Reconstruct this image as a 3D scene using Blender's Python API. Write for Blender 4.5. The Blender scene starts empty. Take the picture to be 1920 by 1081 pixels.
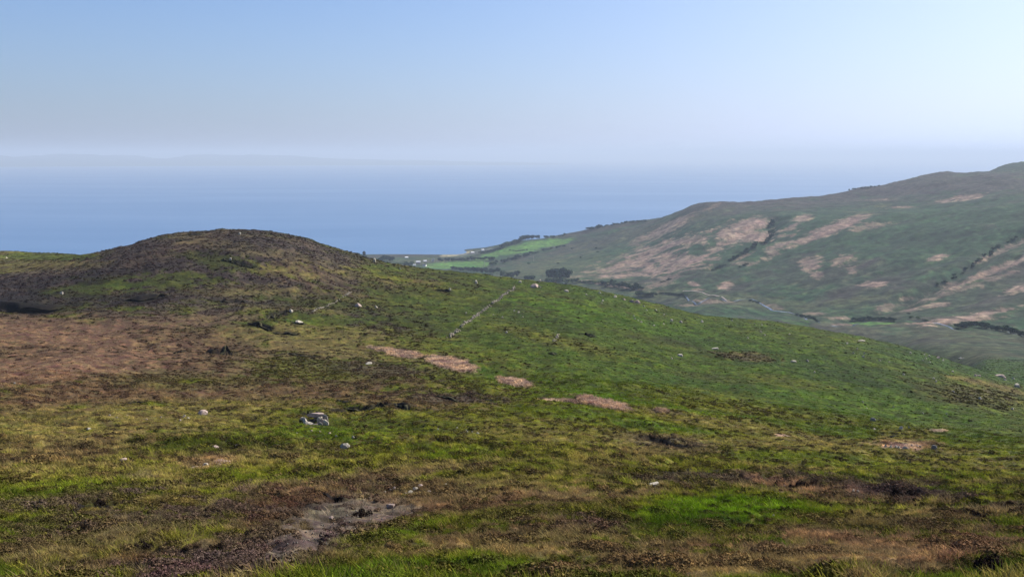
import bpy, math, random
import numpy as np

# ------------------------------------------------------------------ camera, sky, sun, exposure
random.seed(7)
S = bpy.context.scene
FPX = 1663.0                      # focal length in photo pixels (photo 1920 x 1081)
EYE = 300.0                       # metres above the sea
HORIZON_V = 292.0
PITCH = math.atan((540.5 - HORIZON_V) / FPX)
cam_d = bpy.data.cameras.new('camera')
cam = bpy.data.objects.new('camera', cam_d)
S.collection.objects.link(cam)
cam.location = (0, 0, EYE)
cam.rotation_euler = (math.pi / 2 - PITCH, 0, 0)
cam_d.sensor_width = 36.0
cam_d.lens = 36.0 * FPX / 1920.0
cam_d.clip_start = 0.1
cam_d.clip_end = 300000.0
S.camera = cam

SUN_EL = math.radians(43)
SUN_AZ = math.radians(58)         # to the right of the view direction
world = bpy.data.worlds.new('World')
S.world = world
world.use_nodes = True
nt = world.node_tree
nt.nodes.clear()
sky = nt.nodes.new('ShaderNodeTexSky')
sky.sky_type = 'NISHITA'
sky.sun_disc = False
sky.sun_elevation = SUN_EL
sky.sun_rotation = SUN_AZ         # clockwise from +Y seen from above
sky.altitude = 200
sky.air_density = 1.0
sky.dust_density = 0.7
sky.ozone_density = 2.5
bg = nt.nodes.new('ShaderNodeBackground')
bg.inputs['Strength'].default_value = 0.105
wo = nt.nodes.new('ShaderNodeOutputWorld')
sd_ = (math.sin(SUN_AZ) * math.cos(SUN_EL), math.cos(SUN_AZ) * math.cos(SUN_EL), math.sin(SUN_EL))
# moist air near the horizon: the clear-sky colour gives way to pale lilac haze, brighter towards the sun
tcw = nt.nodes.new('ShaderNodeTexCoord')
sepw = nt.nodes.new('ShaderNodeSeparateXYZ'); nt.links.new(tcw.outputs['Generated'], sepw.inputs[0])
def wmath(op, a, b):
    n = nt.nodes.new('ShaderNodeMath'); n.operation = op
    for i, q in enumerate((a, b)):
        if isinstance(q, (int, float)): n.inputs[i].default_value = q
        else: nt.links.new(q, n.inputs[i])
    return n.outputs[0]
zc = wmath('MAXIMUM', sepw.outputs['Z'], 0.0)
hzf = wmath('POWER', 2.71828, wmath('MULTIPLY', zc, -1 / 0.13))
dotn = nt.nodes.new('ShaderNodeVectorMath'); dotn.operation = 'DOT_PRODUCT'
nt.links.new(tcw.outputs['Generated'], dotn.inputs[0]); dotn.inputs[1].default_value = (math.sin(SUN_AZ), math.cos(SUN_AZ), 0.0)
toward = wmath('MAXIMUM', wmath('MULTIPLY', wmath('ADD', dotn.outputs['Value'], 1.0), .5), 0.0)
lum_h = wmath('ADD', 2.15, wmath('MULTIPLY', wmath('POWER', toward, 4.5), 5.2))
hcol = nt.nodes.new('ShaderNodeVectorMath'); hcol.operation = 'SCALE'; hcol.inputs[0].default_value = (.84, .95, 1.22)
nt.links.new(lum_h, hcol.inputs['Scale'])
tint = nt.nodes.new('ShaderNodeVectorMath'); tint.operation = 'MULTIPLY'; tint.inputs[1].default_value = (.50, .66, .88)
nt.links.new(sky.outputs[0], tint.inputs[0])
dots = nt.nodes.new('ShaderNodeVectorMath'); dots.operation = 'DOT_PRODUCT'
nt.links.new(tcw.outputs['Generated'], dots.inputs[0]); dots.inputs[1].default_value = sd_
aur = wmath('MULTIPLY', wmath('POWER', wmath('MAXIMUM', dots.outputs['Value'], 0.0), 3.0), 1.1)
hzf = wmath('MINIMUM', wmath('ADD', hzf, aur), 1.0)
mixw = nt.nodes.new('ShaderNodeMix'); mixw.data_type = 'RGBA'
nt.links.new(hzf, mixw.inputs[0]); nt.links.new(tint.outputs[0], mixw.inputs[6]); nt.links.new(hcol.outputs[0], mixw.inputs[7])
nt.links.new(mixw.outputs[2], bg.inputs[0])
nt.links.new(bg.outputs[0], wo.inputs[0])

sl = bpy.data.lights.new('sun', 'SUN')
sl.energy = 5.0
sl.angle = math.radians(0.53)
sl.color = (1.0, 0.94, 0.84)
sun = bpy.data.objects.new('sun', sl)
S.collection.objects.link(sun)
sun.location = (0, 0, 1000)
# direction towards the sun: az clockwise from +Y
sd = (math.sin(SUN_AZ) * math.cos(SUN_EL), math.cos(SUN_AZ) * math.cos(SUN_EL), math.sin(SUN_EL))
from mathutils import Vector, Matrix, Euler
sun.rotation_euler = Vector(sd).to_track_quat('Z', 'Y').to_euler()

S.view_settings.view_transform = 'Standard'
S.view_settings.look = 'None'
S.view_settings.exposure = 0.74
S.view_settings.gamma = 1.0
S.view_settings.use_curve_mapping = False
S.cycles.volume_bounces = 0
S.cycles.max_bounces = 5
S.cycles.diffuse_bounces = 2
S.cycles.transparent_max_bounces = 8

# ------------------------------------------------------------------ noise
_rng = np.random.RandomState(11)
_perm = _rng.permutation(256)
_perm = np.concatenate([_perm, _perm, _perm[:4]])
_ga = _rng.rand(256) * 2 * np.pi
_gx, _gy = np.cos(_ga), np.sin(_ga)

def perlin(x, y, seed=0):
    x = np.asarray(x, float) + seed * 17.13
    y = np.asarray(y, float) + seed * 41.77
    xf, yf = np.floor(x), np.floor(y)
    xi, yi = xf.astype(np.int64) & 255, yf.astype(np.int64) & 255
    fx, fy = x - xf, y - yf
    u = fx * fx * fx * (fx * (fx * 6 - 15) + 10)
    v = fy * fy * fy * (fy * (fy * 6 - 15) + 10)
    x1, y1 = (xi + 1) & 255, (yi + 1) & 255
    def g(a, b, dx, dy):
        h = _perm[_perm[a] + b]
        return _gx[h] * dx + _gy[h] * dy
    a = g(xi, yi, fx, fy); b = g(x1, yi, fx - 1, fy)
    c = g(xi, y1, fx, fy - 1); d = g(x1, y1, fx - 1, fy - 1)
    return ((a + (b - a) * u) * (1 - v) + (c + (d - c) * u) * v) * 1.5

def fbm(x, y, octaves=4, seed=0, gain=0.5):
    t = 0; a = 1.0; s = 0
    for i in range(octaves):
        t = t + a * perlin(x * 2.03 ** i, y * 2.03 ** i, seed + i * 3)
        s += a; a *= gain
    return t / s * 1.6

def sstep(e0, e1, x):
    t = np.clip((x - e0) / (e1 - e0), 0, 1)
    return t * t * (3 - 2 * t)

# ------------------------------------------------------------------ surveying: pixel <-> ray
CP, SP = math.cos(PITCH), math.sin(PITCH)
def ray(u, v):
    """az (rad, + right), slope (dz per metre of horizontal distance)"""
    cx = np.asarray(u, float) - 960.0; cy = 540.5 - np.asarray(v, float)
    fy = FPX * CP + cy * SP
    fz = -FPX * SP + cy * CP
    return np.arctan2(cx, fy), fz / np.hypot(cx, fy)

def project(x, y, z):
    dz = z - EYE
    f = y * CP - dz * SP
    up = y * SP + dz * CP
    f = np.where(f < 0.01, 0.01, f)
    return 960.0 + FPX * x / f, 540.5 - FPX * up / f

# ------------------------------------------------------------------ terrain: radial survey lines
# each: column u -> [(distance, v)] for visible ground, [(distance, None, height rel. eye)] for hidden ground
K = {}
near_l = [(11, 1085), (22, 990), (40, 905), (75, 836), (110, 782), (170, 703), (230, 640)]
K[-260] = near_l + [(300, 590), (390, 535), (450, 500), (560, 485), (640, 476), (760, None, -110), (1200, None, -200), (2400, None, -296), (2800, None, -303)]
K[0]    = near_l + [(295, 588), (310, 574), (380, 528), (430, 512), (470, 506), (560, 482), (620, 469), (720, None, -100), (1000, None, -190), (2000, None, -280), (2700, None, -302)]
K[80]   = near_l + [(295, 585), (312, 570), (375, 520), (420, 500), (450, 494), (540, 484), (620, 473), (720, None, -100), (1000, None, -190), (2000, None, -280), (2700, None, -302)]
K[160]  = near_l + [(285, 588), (310, 566), (370, 508), (400, 488), (420, 481), (520, 484), (620, 478), (720, None, -102), (1000, None, -190), (2000, None, -280), (2700, None, -302)]
K[250]  = near_l + [(280, 585), (310, 560), (360, 500), (400, 466), (420, 459), (500, None, -75), (620, None, -90), (1000, None, -190), (2000, None, -280), (2700, None, -302)]
K[330]  = near_l + [(275, 590), (310, 556), (350, 500), (395, 452), (425, 438), (500, None, -66), (620, None, -92), (1000, None, -190), (2000, None, -280), (2700, None, -302)]
K[450]  = near_l + [(275, 590), (310, 555), (345, 500), (385, 452), (430, 430), (500, None, -62), (620, None, -95), (1000, None, -190), (2000, None, -280), (2700, None, -302)]
K[550]  = near_l + [(275, 593), (310, 562), (345, 510), (385, 462), (430, 440), (500, None, -64), (620, None, -98), (1000, None, -190), (2000, None, -280), (2700, None, -302)]
K[650]  = near_l + [(275, 598), (310, 570), (350, 528), (390, 492), (430, 471), (500, None, -78), (620, None, -112), (1000, None, -200), (2000, None, -285), (2400, 490), (2690, 478.5), (2800, None, -302.5)]
K[760]  = near_l + [(275, 602), (310, 578), (350, 545), (390, 516), (430, 498), (500, None, -90), (620, None, -122), (1000, None, -210), (2000, None, -285), (2400, 490.5), (2690, 478.5), (2800, None, -302)]
K[860]  = near_l + [(275, 604), (310, 582), (350, 552), (390, 524), (430, 510), (500, None, -96), (620, None, -132), (1000, None, -222), (2000, None, -286), (2230, 508), (2450, 490), (2640, 480), (2790, 473.5), (2850, None, -301), (2950, None, -304)]
K[960]  = near_l + [(275, 606), (310, 586), (350, 558), (390, 533), (430, 521), (500, None, -102), (620, None, -140), (1000, None, -230), (1900, None, -282), (2100, 512), (2300, 497), (2560, 474), (2720, 459), (2800, 454), (2900, None, -290), (3000, None, -303)]
K[1060] = near_l + [(275, 608), (310, 590), (350, 564), (390, 543), (430, 534), (500, None, -108), (620, None, -147), (1000, None, -230), (1650, None, -268), (1850, 527), (2050, 511), (2300, 488), (2520, 470), (2720, 450), (2880, 439), (2980, None, -272), (3150, None, -303)]
K[1200] = [(11, 1085), (23, 990), (40, 915), (75, 850), (110, 795), (170, 718), (230, 662), (280, 626), (330, 598), (380, 575), (425, 562), (500, None, -116), (620, None, -152), (1000, None, -228), (1500, None, -258), (1650, 545), (1850, 520), (2150, 481), (2450, 445), (2700, 420), (2820, 413.5), (2950, None, -225), (3400, None, -303)]
K[1330] = [(11, 1085), (23, 998), (40, 930), (72, 868), (110, 812), (170, 742), (230, 688), (280, 653), (330, 625), (380, 603), (425, 592), (500, None, -118), (620, None, -158), (1000, None, -222), (1300, 583), (1420, 572), (1500, 562), (1700, 515), (1950, 470), (2200, 425), (2450, 392), (2600, 380.5), (2800, None, -175), (3600, None, -303)]
K[1450] = [(11, 1085), (23, 1003), (40, 940), (70, 884), (105, 834), (165, 762), (225, 705), (280, 666), (330, 638), (380, 615), (425, 604), (500, None, -121), (620, None, -160), (900, None, -212), (1180, 607), (1290, 592), (1400, 578), (1600, 530), (1850, 475), (2080, 430), (2250, 402), (2600, 383), (2740, 374), (2950, None, -170), (4000, None, -303)]
K[1600] = [(11, 1085), (23, 1007), (40, 948), (70, 896), (105, 850), (165, 782), (225, 728), (280, 689), (330, 660), (380, 640), (430, 629.5), (500, None, -128), (620, None, -164), (850, None, -205), (1050, 628), (1190, 612), (1300, 598), (1500, 540), (1700, 482), (1950, 430), (2100, 404), (2300, 396), (2600, 375), (2900, 354), (3100, None, -150), (4400, None, -303)]
K[1750] = [(11, 1085), (23, 1008), (40, 952), (70, 902), (105, 862), (165, 803), (225, 752), (280, 716), (330, 692), (380, 675), (430, 665), (500, None, -135), (620, None, -170), (760, 660), (950, 634), (1150, 612), (1300, 590), (1450, 540), (1650, 482), (1900, 425), (2060, 398), (2250, 388), (2550, 358), (2850, 335), (3050, 325), (3250, None, -110), (4700, None, -303)]
K[1860] = [(11, 1085), (23, 1008), (40, 953), (70, 906), (105, 868), (165, 815), (225, 772), (280, 742), (330, 722), (380, 709), (430, 699), (520, 688), (640, 672), (780, 652), (950, 634), (1100, 620), (1200, 606), (1350, 560), (1600, 488), (1850, 422), (2080, 386), (2200, 378), (2550, 345), (2850, 328), (3100, 321), (3500, 313), (3700, 311), (3900, None, -70), (5400, None, -303)]
K[1960] = [(11, 1085), (23, 1008), (40, 954), (70, 910), (105, 872), (165, 824), (225, 790), (280, 764), (330, 746), (390, 728), (450, 714), (540, 698), (650, 680), (780, 660), (950, 640), (1080, 628), (1180, 612), (1350, 556), (1600, 480), (1850, 410), (2080, 372), (2200, 368), (2550, 338), (2850, 322), (3100, 316), (3500, 304), (3700, 301), (3900, None, -55), (5600, None, -303)]
K[2250] = [(11, 1085), (23, 1008), (40, 955), (70, 912), (105, 876), (165, 832), (225, 800), (330, 756), (450, 722), (650, 684), (950, 644), (1150, 620), (1350, 560), (1600, 476), (1850, 400), (2100, 350), (2200, 348), (2850, 312), (3500, 292), (3900, None, -40), (5900, None, -303)]

def pchip(xs, ys, x):
    xs = np.asarray(xs, float); ys = np.asarray(ys, float)
    h = np.diff(xs); dl = np.diff(ys) / h
    m = np.zeros_like(ys)
    for i in range(1, len(xs) - 1):
        if dl[i - 1] * dl[i] > 0:
            w1, w2 = 2 * h[i] + h[i - 1], h[i] + 2 * h[i - 1]
            m[i] = (w1 + w2) / (w1 / dl[i - 1] + w2 / dl[i])
    m[0], m[-1] = dl[0], dl[-1]
    i = np.clip(np.searchsorted(xs, x) - 1, 0, len(xs) - 2)
    t = (x - xs[i]) / h[i]
    t2, t3 = t * t, t * t * t
    return (2*t3 - 3*t2 + 1) * ys[i] + (t3 - 2*t2 + t) * h[i] * m[i] + (-2*t3 + 3*t2) * ys[i+1] + (t3 - t2) * h[i] * m[i+1]

ND = 900
LD = np.linspace(math.log(1.0), math.log(7000.0), ND)
DD = np.exp(LD)
us = sorted(K)
col_az = []; cols = []
for u in us:
    ds, zs, azs = [0.3, 4.5], [-1.62, -2.5], []
    for e in K[u]:
        if e[1] is None:
            ds.append(e[0]); zs.append(e[2])
        else:
            a, s = ray(u, e[1]); ds.append(e[0]); zs.append(float(s) * e[0])
    a, _ = ray(u, 600); col_az.append(float(a))
    ds.append(9000); zs.append(-340.0)
    cols.append(pchip(np.log(ds), zs, LD))
cols = np.array(cols); col_az = np.array(col_az)
NA = 900
AZ_MAX = math.radians(62)
AG = np.linspace(-AZ_MAX, AZ_MAX, NA)
BASE = np.empty((NA, ND))
AGc = np.clip(AG, col_az[0], col_az[-1])
for j in range(ND):
    BASE[:, j] = pchip(col_az, cols[:, j], AGc)
# light smoothing along azimuth takes the facets out of the survey lines
kern = np.exp(-np.linspace(-2, 2, 13) ** 2); kern /= kern.sum()
P = np.pad(BASE, ((6, 6), (0, 0)), 'edge')
BASE = sum(kern[i] * P[i:i + NA] for i in range(13))

def base_h(x, y):
    d = np.hypot(x, y); a = np.clip(np.arctan2(x, y), -AZ_MAX, AZ_MAX)
    fi = (a + AZ_MAX) / (2 * AZ_MAX) * (NA - 1)
    fj = (np.log(np.maximum(d, 1.0)) - LD[0]) / (LD[1] - LD[0])
    fj = np.clip(fj, 0, ND - 1.001); fi = np.clip(fi, 0, NA - 1.001)
    i = fi.astype(int); j = fj.astype(int); p = fi - i; q = fj - j
    return EYE + (BASE[i, j] * (1-p) * (1-q) + BASE[i+1, j] * p * (1-q) + BASE[i, j+1] * (1-p) * q + BASE[i+1, j+1] * p * q)

def march(hf, u, v, dmin=4.0, dmax=6500.0, n=2600):
    """first ground point met by the sight line through photo pixel (u, v)"""
    a, s = ray(u, v)
    d = np.exp(np.linspace(math.log(dmin), math.log(dmax), n))
    x, y = np.sin(a) * d, np.cos(a) * d
    below = (EYE + s * d) <= hf(x, y)
    if not below.any():
        return None
    k = int(np.argmax(below))
    return x[k], y[k], float(hf(np.array([x[k]]), np.array([y[k]]))[0]), d[k]

# ---- peat banks: little steps that face the viewer, (points in photo, height, reach, dark soil half width)
BANKS = []
def bank(pts, h, L=4.0, w=0.6):
    P = [march(base_h, u, v) for u, v in pts]
    BANKS.append(([(p[0], p[1]) for p in P], h, L, w))
bank([(640, 765), (665, 768), (690, 769), (740, 766), (772, 773)], 0.9, 4, .5)
bank([(622, 752), (655, 762)], 0.5, 4, .5)
bank([(545, 778), (580, 775), (612, 786)], 0.7, 3, .5)
bank([(384, 662), (405, 664), (432, 660)], 2.4, 7, 1.2)
bank([(328, 660), (350, 663)], 1.0, 5, .8)
bank([(543, 605), (574, 604)], 1.5, 5, .9)
bank([(465, 612), (490, 614), (512, 621)], 1.6, 8, 1.3)
bank([(512, 622), (560, 628)], .7, 6, .8)
bank([(497, 594), (515, 588), (545, 586)], 1.3, 8, 1.0)
bank([(-60, 566), (0, 574), (40, 580), (75, 581), (115, 576)], 3.0, 14, 4)  # heather shade at the knoll foot, built here as a dark step
bank([(232, 565), (262, 564), (312, 556)], 2.0, 9, 2.2)
bank([(400, 562), (470, 566)], .9, 7, 1)
bank([(330, 451), (350, 450)], .8, 5, 1); bank([(352, 441), (382, 440)], .8, 5, 1)
bank([(415, 486), (440, 492), (478, 503)], 1.2, 7, 1.0)
bank([(482, 448), (516, 452)], 1.0, 5, 1); bank([(502, 442), (530, 443)], .8, 5, .9)
bank([(400, 508), (428, 504)], .7, 6, .8); bank([(300, 445), (320, 442)], .8, 5, 1.2)
bank([(437, 453), (452, 453)], .8, 4, .8)
bank([(818, 547), (850, 552)], 1.0, 5, 1); bank([(830, 514), (858, 514)], 1.0, 4, 1)
bank([(1086, 621), (1116, 633)], .9, 4, .7)
bank([(544, 664), (590, 672)], .8, 5, .7); bank([(815, 746), (860, 750)], .5, 3, .5)
bank([(905, 750), (925, 754)], .4, 3, .5); bank([(1030, 660), (1042, 662)], .5, 3, .6)
bank([(585, 935), (600, 941), (640, 947), (665, 948)], .28, 1.2, .14)
bank([(1662, 822), (1678, 826)], .5, 2, .4)
bank([(230, 756), (275, 750)], .35, 3, .5)
bank([(110, 975), (160, 955), (240, 950)], .22, 1.2, .2)
bank([(1195, 822), (1240, 828), (1300, 842)], .5, 3, .5)
bank([(1190, 895), (1300, 890), (1400, 898)], .35, 2, .25)

def bank_terms(x, y, d):
    """height added by the banks and the peat mask"""
    dh = np.zeros_like(x); mk = np.zeros_like(x)
    for pts, h, L, w in BANKS:
        px = np.array([p[0] for p in pts]); py = np.array([p[1] for p in pts])
        R = L * 3
        sel = (x > px.min() - R) & (x < px.max() + R) & (y > py.min() - R) & (y < py.max() + R)
        if not sel.any():
            continue
        xs, ys = x[sel], y[sel]
        best = np.full(xs.shape, 1e9); sg = np.zeros_like(xs); al = np.zeros_like(xs)
        tot = 0
        seg = []
        for i in range(len(px) - 1):
            l = math.hypot(px[i+1] - px[i], py[i+1] - py[i]); seg.append((tot, l)); tot += l
        for i in range(len(px) - 1):
            t0, l = seg[i]
            ex, ey = (px[i+1] - px[i]) / l, (py[i+1] - py[i]) / l
            rx, ry = xs - px[i], ys - py[i]
            t = rx * ex + ry * ey; n = -rx * ey + ry * ex
            if (-ey * px[i] + ex * py[i]) < 0:      # n positive away from the viewer
                n = -n
            tc = np.clip(t, 0, l)
            dist = np.hypot(t - tc, n)
            b = dist < best
            best = np.where(b, dist, best)
            sg = np.where(b, n, sg); al = np.where(b, t0 + t, al)
        wob = perlin(xs / (w * 3), ys / (w * 3), 5) * w * 0.7
        s = sg + wob
        e = max(tot * 0.18, w)
        win = sstep(-e * .5, e, al) * sstep(tot + e * .5, tot - e, al)
        st = sstep(-w * .25, w * .35, s)
        f = h * (st * np.exp(-np.maximum(s, 0) / L) * 0.75 - 0.35 * np.exp(-(s + w * .6) ** 2 / (w * 1.6) ** 2))
        dh[sel] += f * win
        mk[sel] = np.maximum(mk[sel], win * np.exp(-((s - .1 * w) / w) ** 2))
    return dh, mk

AXF = None
def slope_axes(x, y):
    # along the fall line of the far hillside / across it
    a = x * .78 + y * .62; b_ = -x * .62 + y * .78
    return a, b_
def far_relief(x, y):
    a, b_ = slope_axes(x, y)
    rid = 1 - 2 * np.abs(perlin(b_ / 95 + .35 * fbm(x / 120, y / 120, 2, 15), a / 420, 13))
    rid2 = 1 - 2 * np.abs(perlin(b_ / 38 + .3 * perlin(x / 60, y / 60, 16), a / 170, 17))
    return 3.5 * fbm(x / 190, y / 190, 3, 6) + 1.3 * fbm(x / 34, y / 34, 3, 9) + 4.0 * rid + 1.6 * rid2

def detail(x, y, d, hb):
    lo = sstep(700, 500, d)                       # this side of the valley
    near = sstep(160, 60, d)
    n = 1.0 * fbm(x / 30, y / 24, 3, 1) * lo * sstep(20, 110, d) * sstep(470, 330, d) + .3 * fbm(x / 26, y / 26, 3, 1) * lo * sstep(330, 470, d)
    n = n + 0.55 * fbm(x / 8, y / 7, 2, 2) * lo * sstep(14, 50, d)
    n = n + 0.20 * fbm(x / 1.9, y / 1.9, 2, 3) * sstep(260, 80, d)
    n = n + 0.13 * perlin(x / 0.62, y / 0.62, 4) * near
    n = n + (1 - lo) * sstep(620, 1100, d) * far_relief(x, y) * sstep(12, 60, hb)
    return n * sstep(2, 8, d)

# gullies and the stream bed of the far slope (photo polylines)
def world_line(pts, hf=base_h, **kw):
    o = []
    for u, v in pts:
        m = march(hf, u, v, **kw)
        o.append((m[0], m[1]))
    return np.array(o)
def densify(P, step):
    out = [P[0]]
    for a, b in zip(P[:-1], P[1:]):
        n = max(1, int(np.hypot(*(b - a)) / step))
        for k in range(1, n + 1):
            out.append(a + (b - a) * k / n)
    return np.array(out)
def dist_line(x, y, P):
    best = np.full(x.shape, 1e9)
    for a, b in zip(P[:-1], P[1:]):
        l2 = ((b - a) ** 2).sum() + 1e-9
        t = np.clip(((x - a[0]) * (b[0] - a[0]) + (y - a[1]) * (b[1] - a[1])) / l2, 0, 1)
        best = np.minimum(best, np.hypot(x - a[0] - t * (b[0] - a[0]), y - a[1] - t * (b[1] - a[1])))
    return best
FAR = dict(dmin=700)
GULLY = [(world_line([(1450, 412), (1446, 440), (1430, 458), (1395, 478), (1360, 497), (1330, 508)], **FAR), 9, 16),
         (world_line([(1920, 440), (1870, 470), (1820, 505), (1780, 530), (1740, 545), (1705, 562), (1690, 580)], **FAR), 9, 15),
         (world_line([(1905, 488), (1840, 520), (1780, 538), (1730, 552)], **FAR), 5, 9)]
RIVER_PX = [(1236, 549), (1262, 553), (1285, 556), (1292, 566), (1306, 571), (1330, 562), (1352, 564), (1372, 567), (1398, 564), (1420, 569), (1434, 577), (1448, 582),
            (1480, 584), (1505, 592), (1524, 601), (1538, 606), (1562, 608), (1580, 611), (1594, 613), (1602, 606), (1625, 602), (1672, 603), (1684, 608), (1720, 610), (1780, 614), (1800, 619),
            (1850, 619), (1885, 624), (1930, 634), (2000, 645)]
RIVER = world_line(RIVER_PX, **FAR)

def height(x, y):
    x = np.asarray(x, float); y = np.asarray(y, float)
    d = np.hypot(x, y)
    h = base_h(x, y); h = h + detail(x, y, d, h)
    dh, _ = bank_terms(x, y, d)
    h = h + dh
    far = (d > 900) & (d < 3200)
    if far.any():
        xf, yf = x[far], y[far]; add = np.zeros_like(xf)
        for P, dep, w in GULLY:
            add -= dep * np.exp(-(dist_line(xf, yf, P) / w) ** 2)
        add -= 2.2 * np.exp(-(dist_line(xf, yf, RIVER) / 7.0) ** 2)
        h = h.copy(); h[far] += add
    return h

def at(u, v, **kw):
    m = march(height, u, v, **kw)
    if m is None:
        raise ValueError('no ground at %s %s' % (u, v))
    return Vector((m[0], m[1], m[2])), m[3]
def gz(x, y):
    return float(height(np.array([x]), np.array([y]))[0])

# ------------------------------------------------------------------ plant cover of every patch of ground (albedo), plus the knoll's painted shadow band
PAL = dict(
    G=(.050, .082, .016), BG=(.062, .110, .011), OY=(.135, .118, .040), BM=(.098, .066, .036), PB=(.175, .110, .070),
    DK=(.020, .016, .017), H=(.050, .039, .037), DP=(.007, .0055, .006), BR=(.44, .33, .25), S=(.135, .113, .090), DG=(.030, .055, .018),  # first class is no plant: shade on the knoll, painted near black
    F=(.12, .22, .045), FG=(.036, .072, .030), FH=(.072, .050, .050), FB=(.40, .235, .20), FO=(.120, .115, .055), FD=(.025, .042, .022),
    SAND=(.42, .32, .22), SH=(.16, .15, .14))
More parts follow.
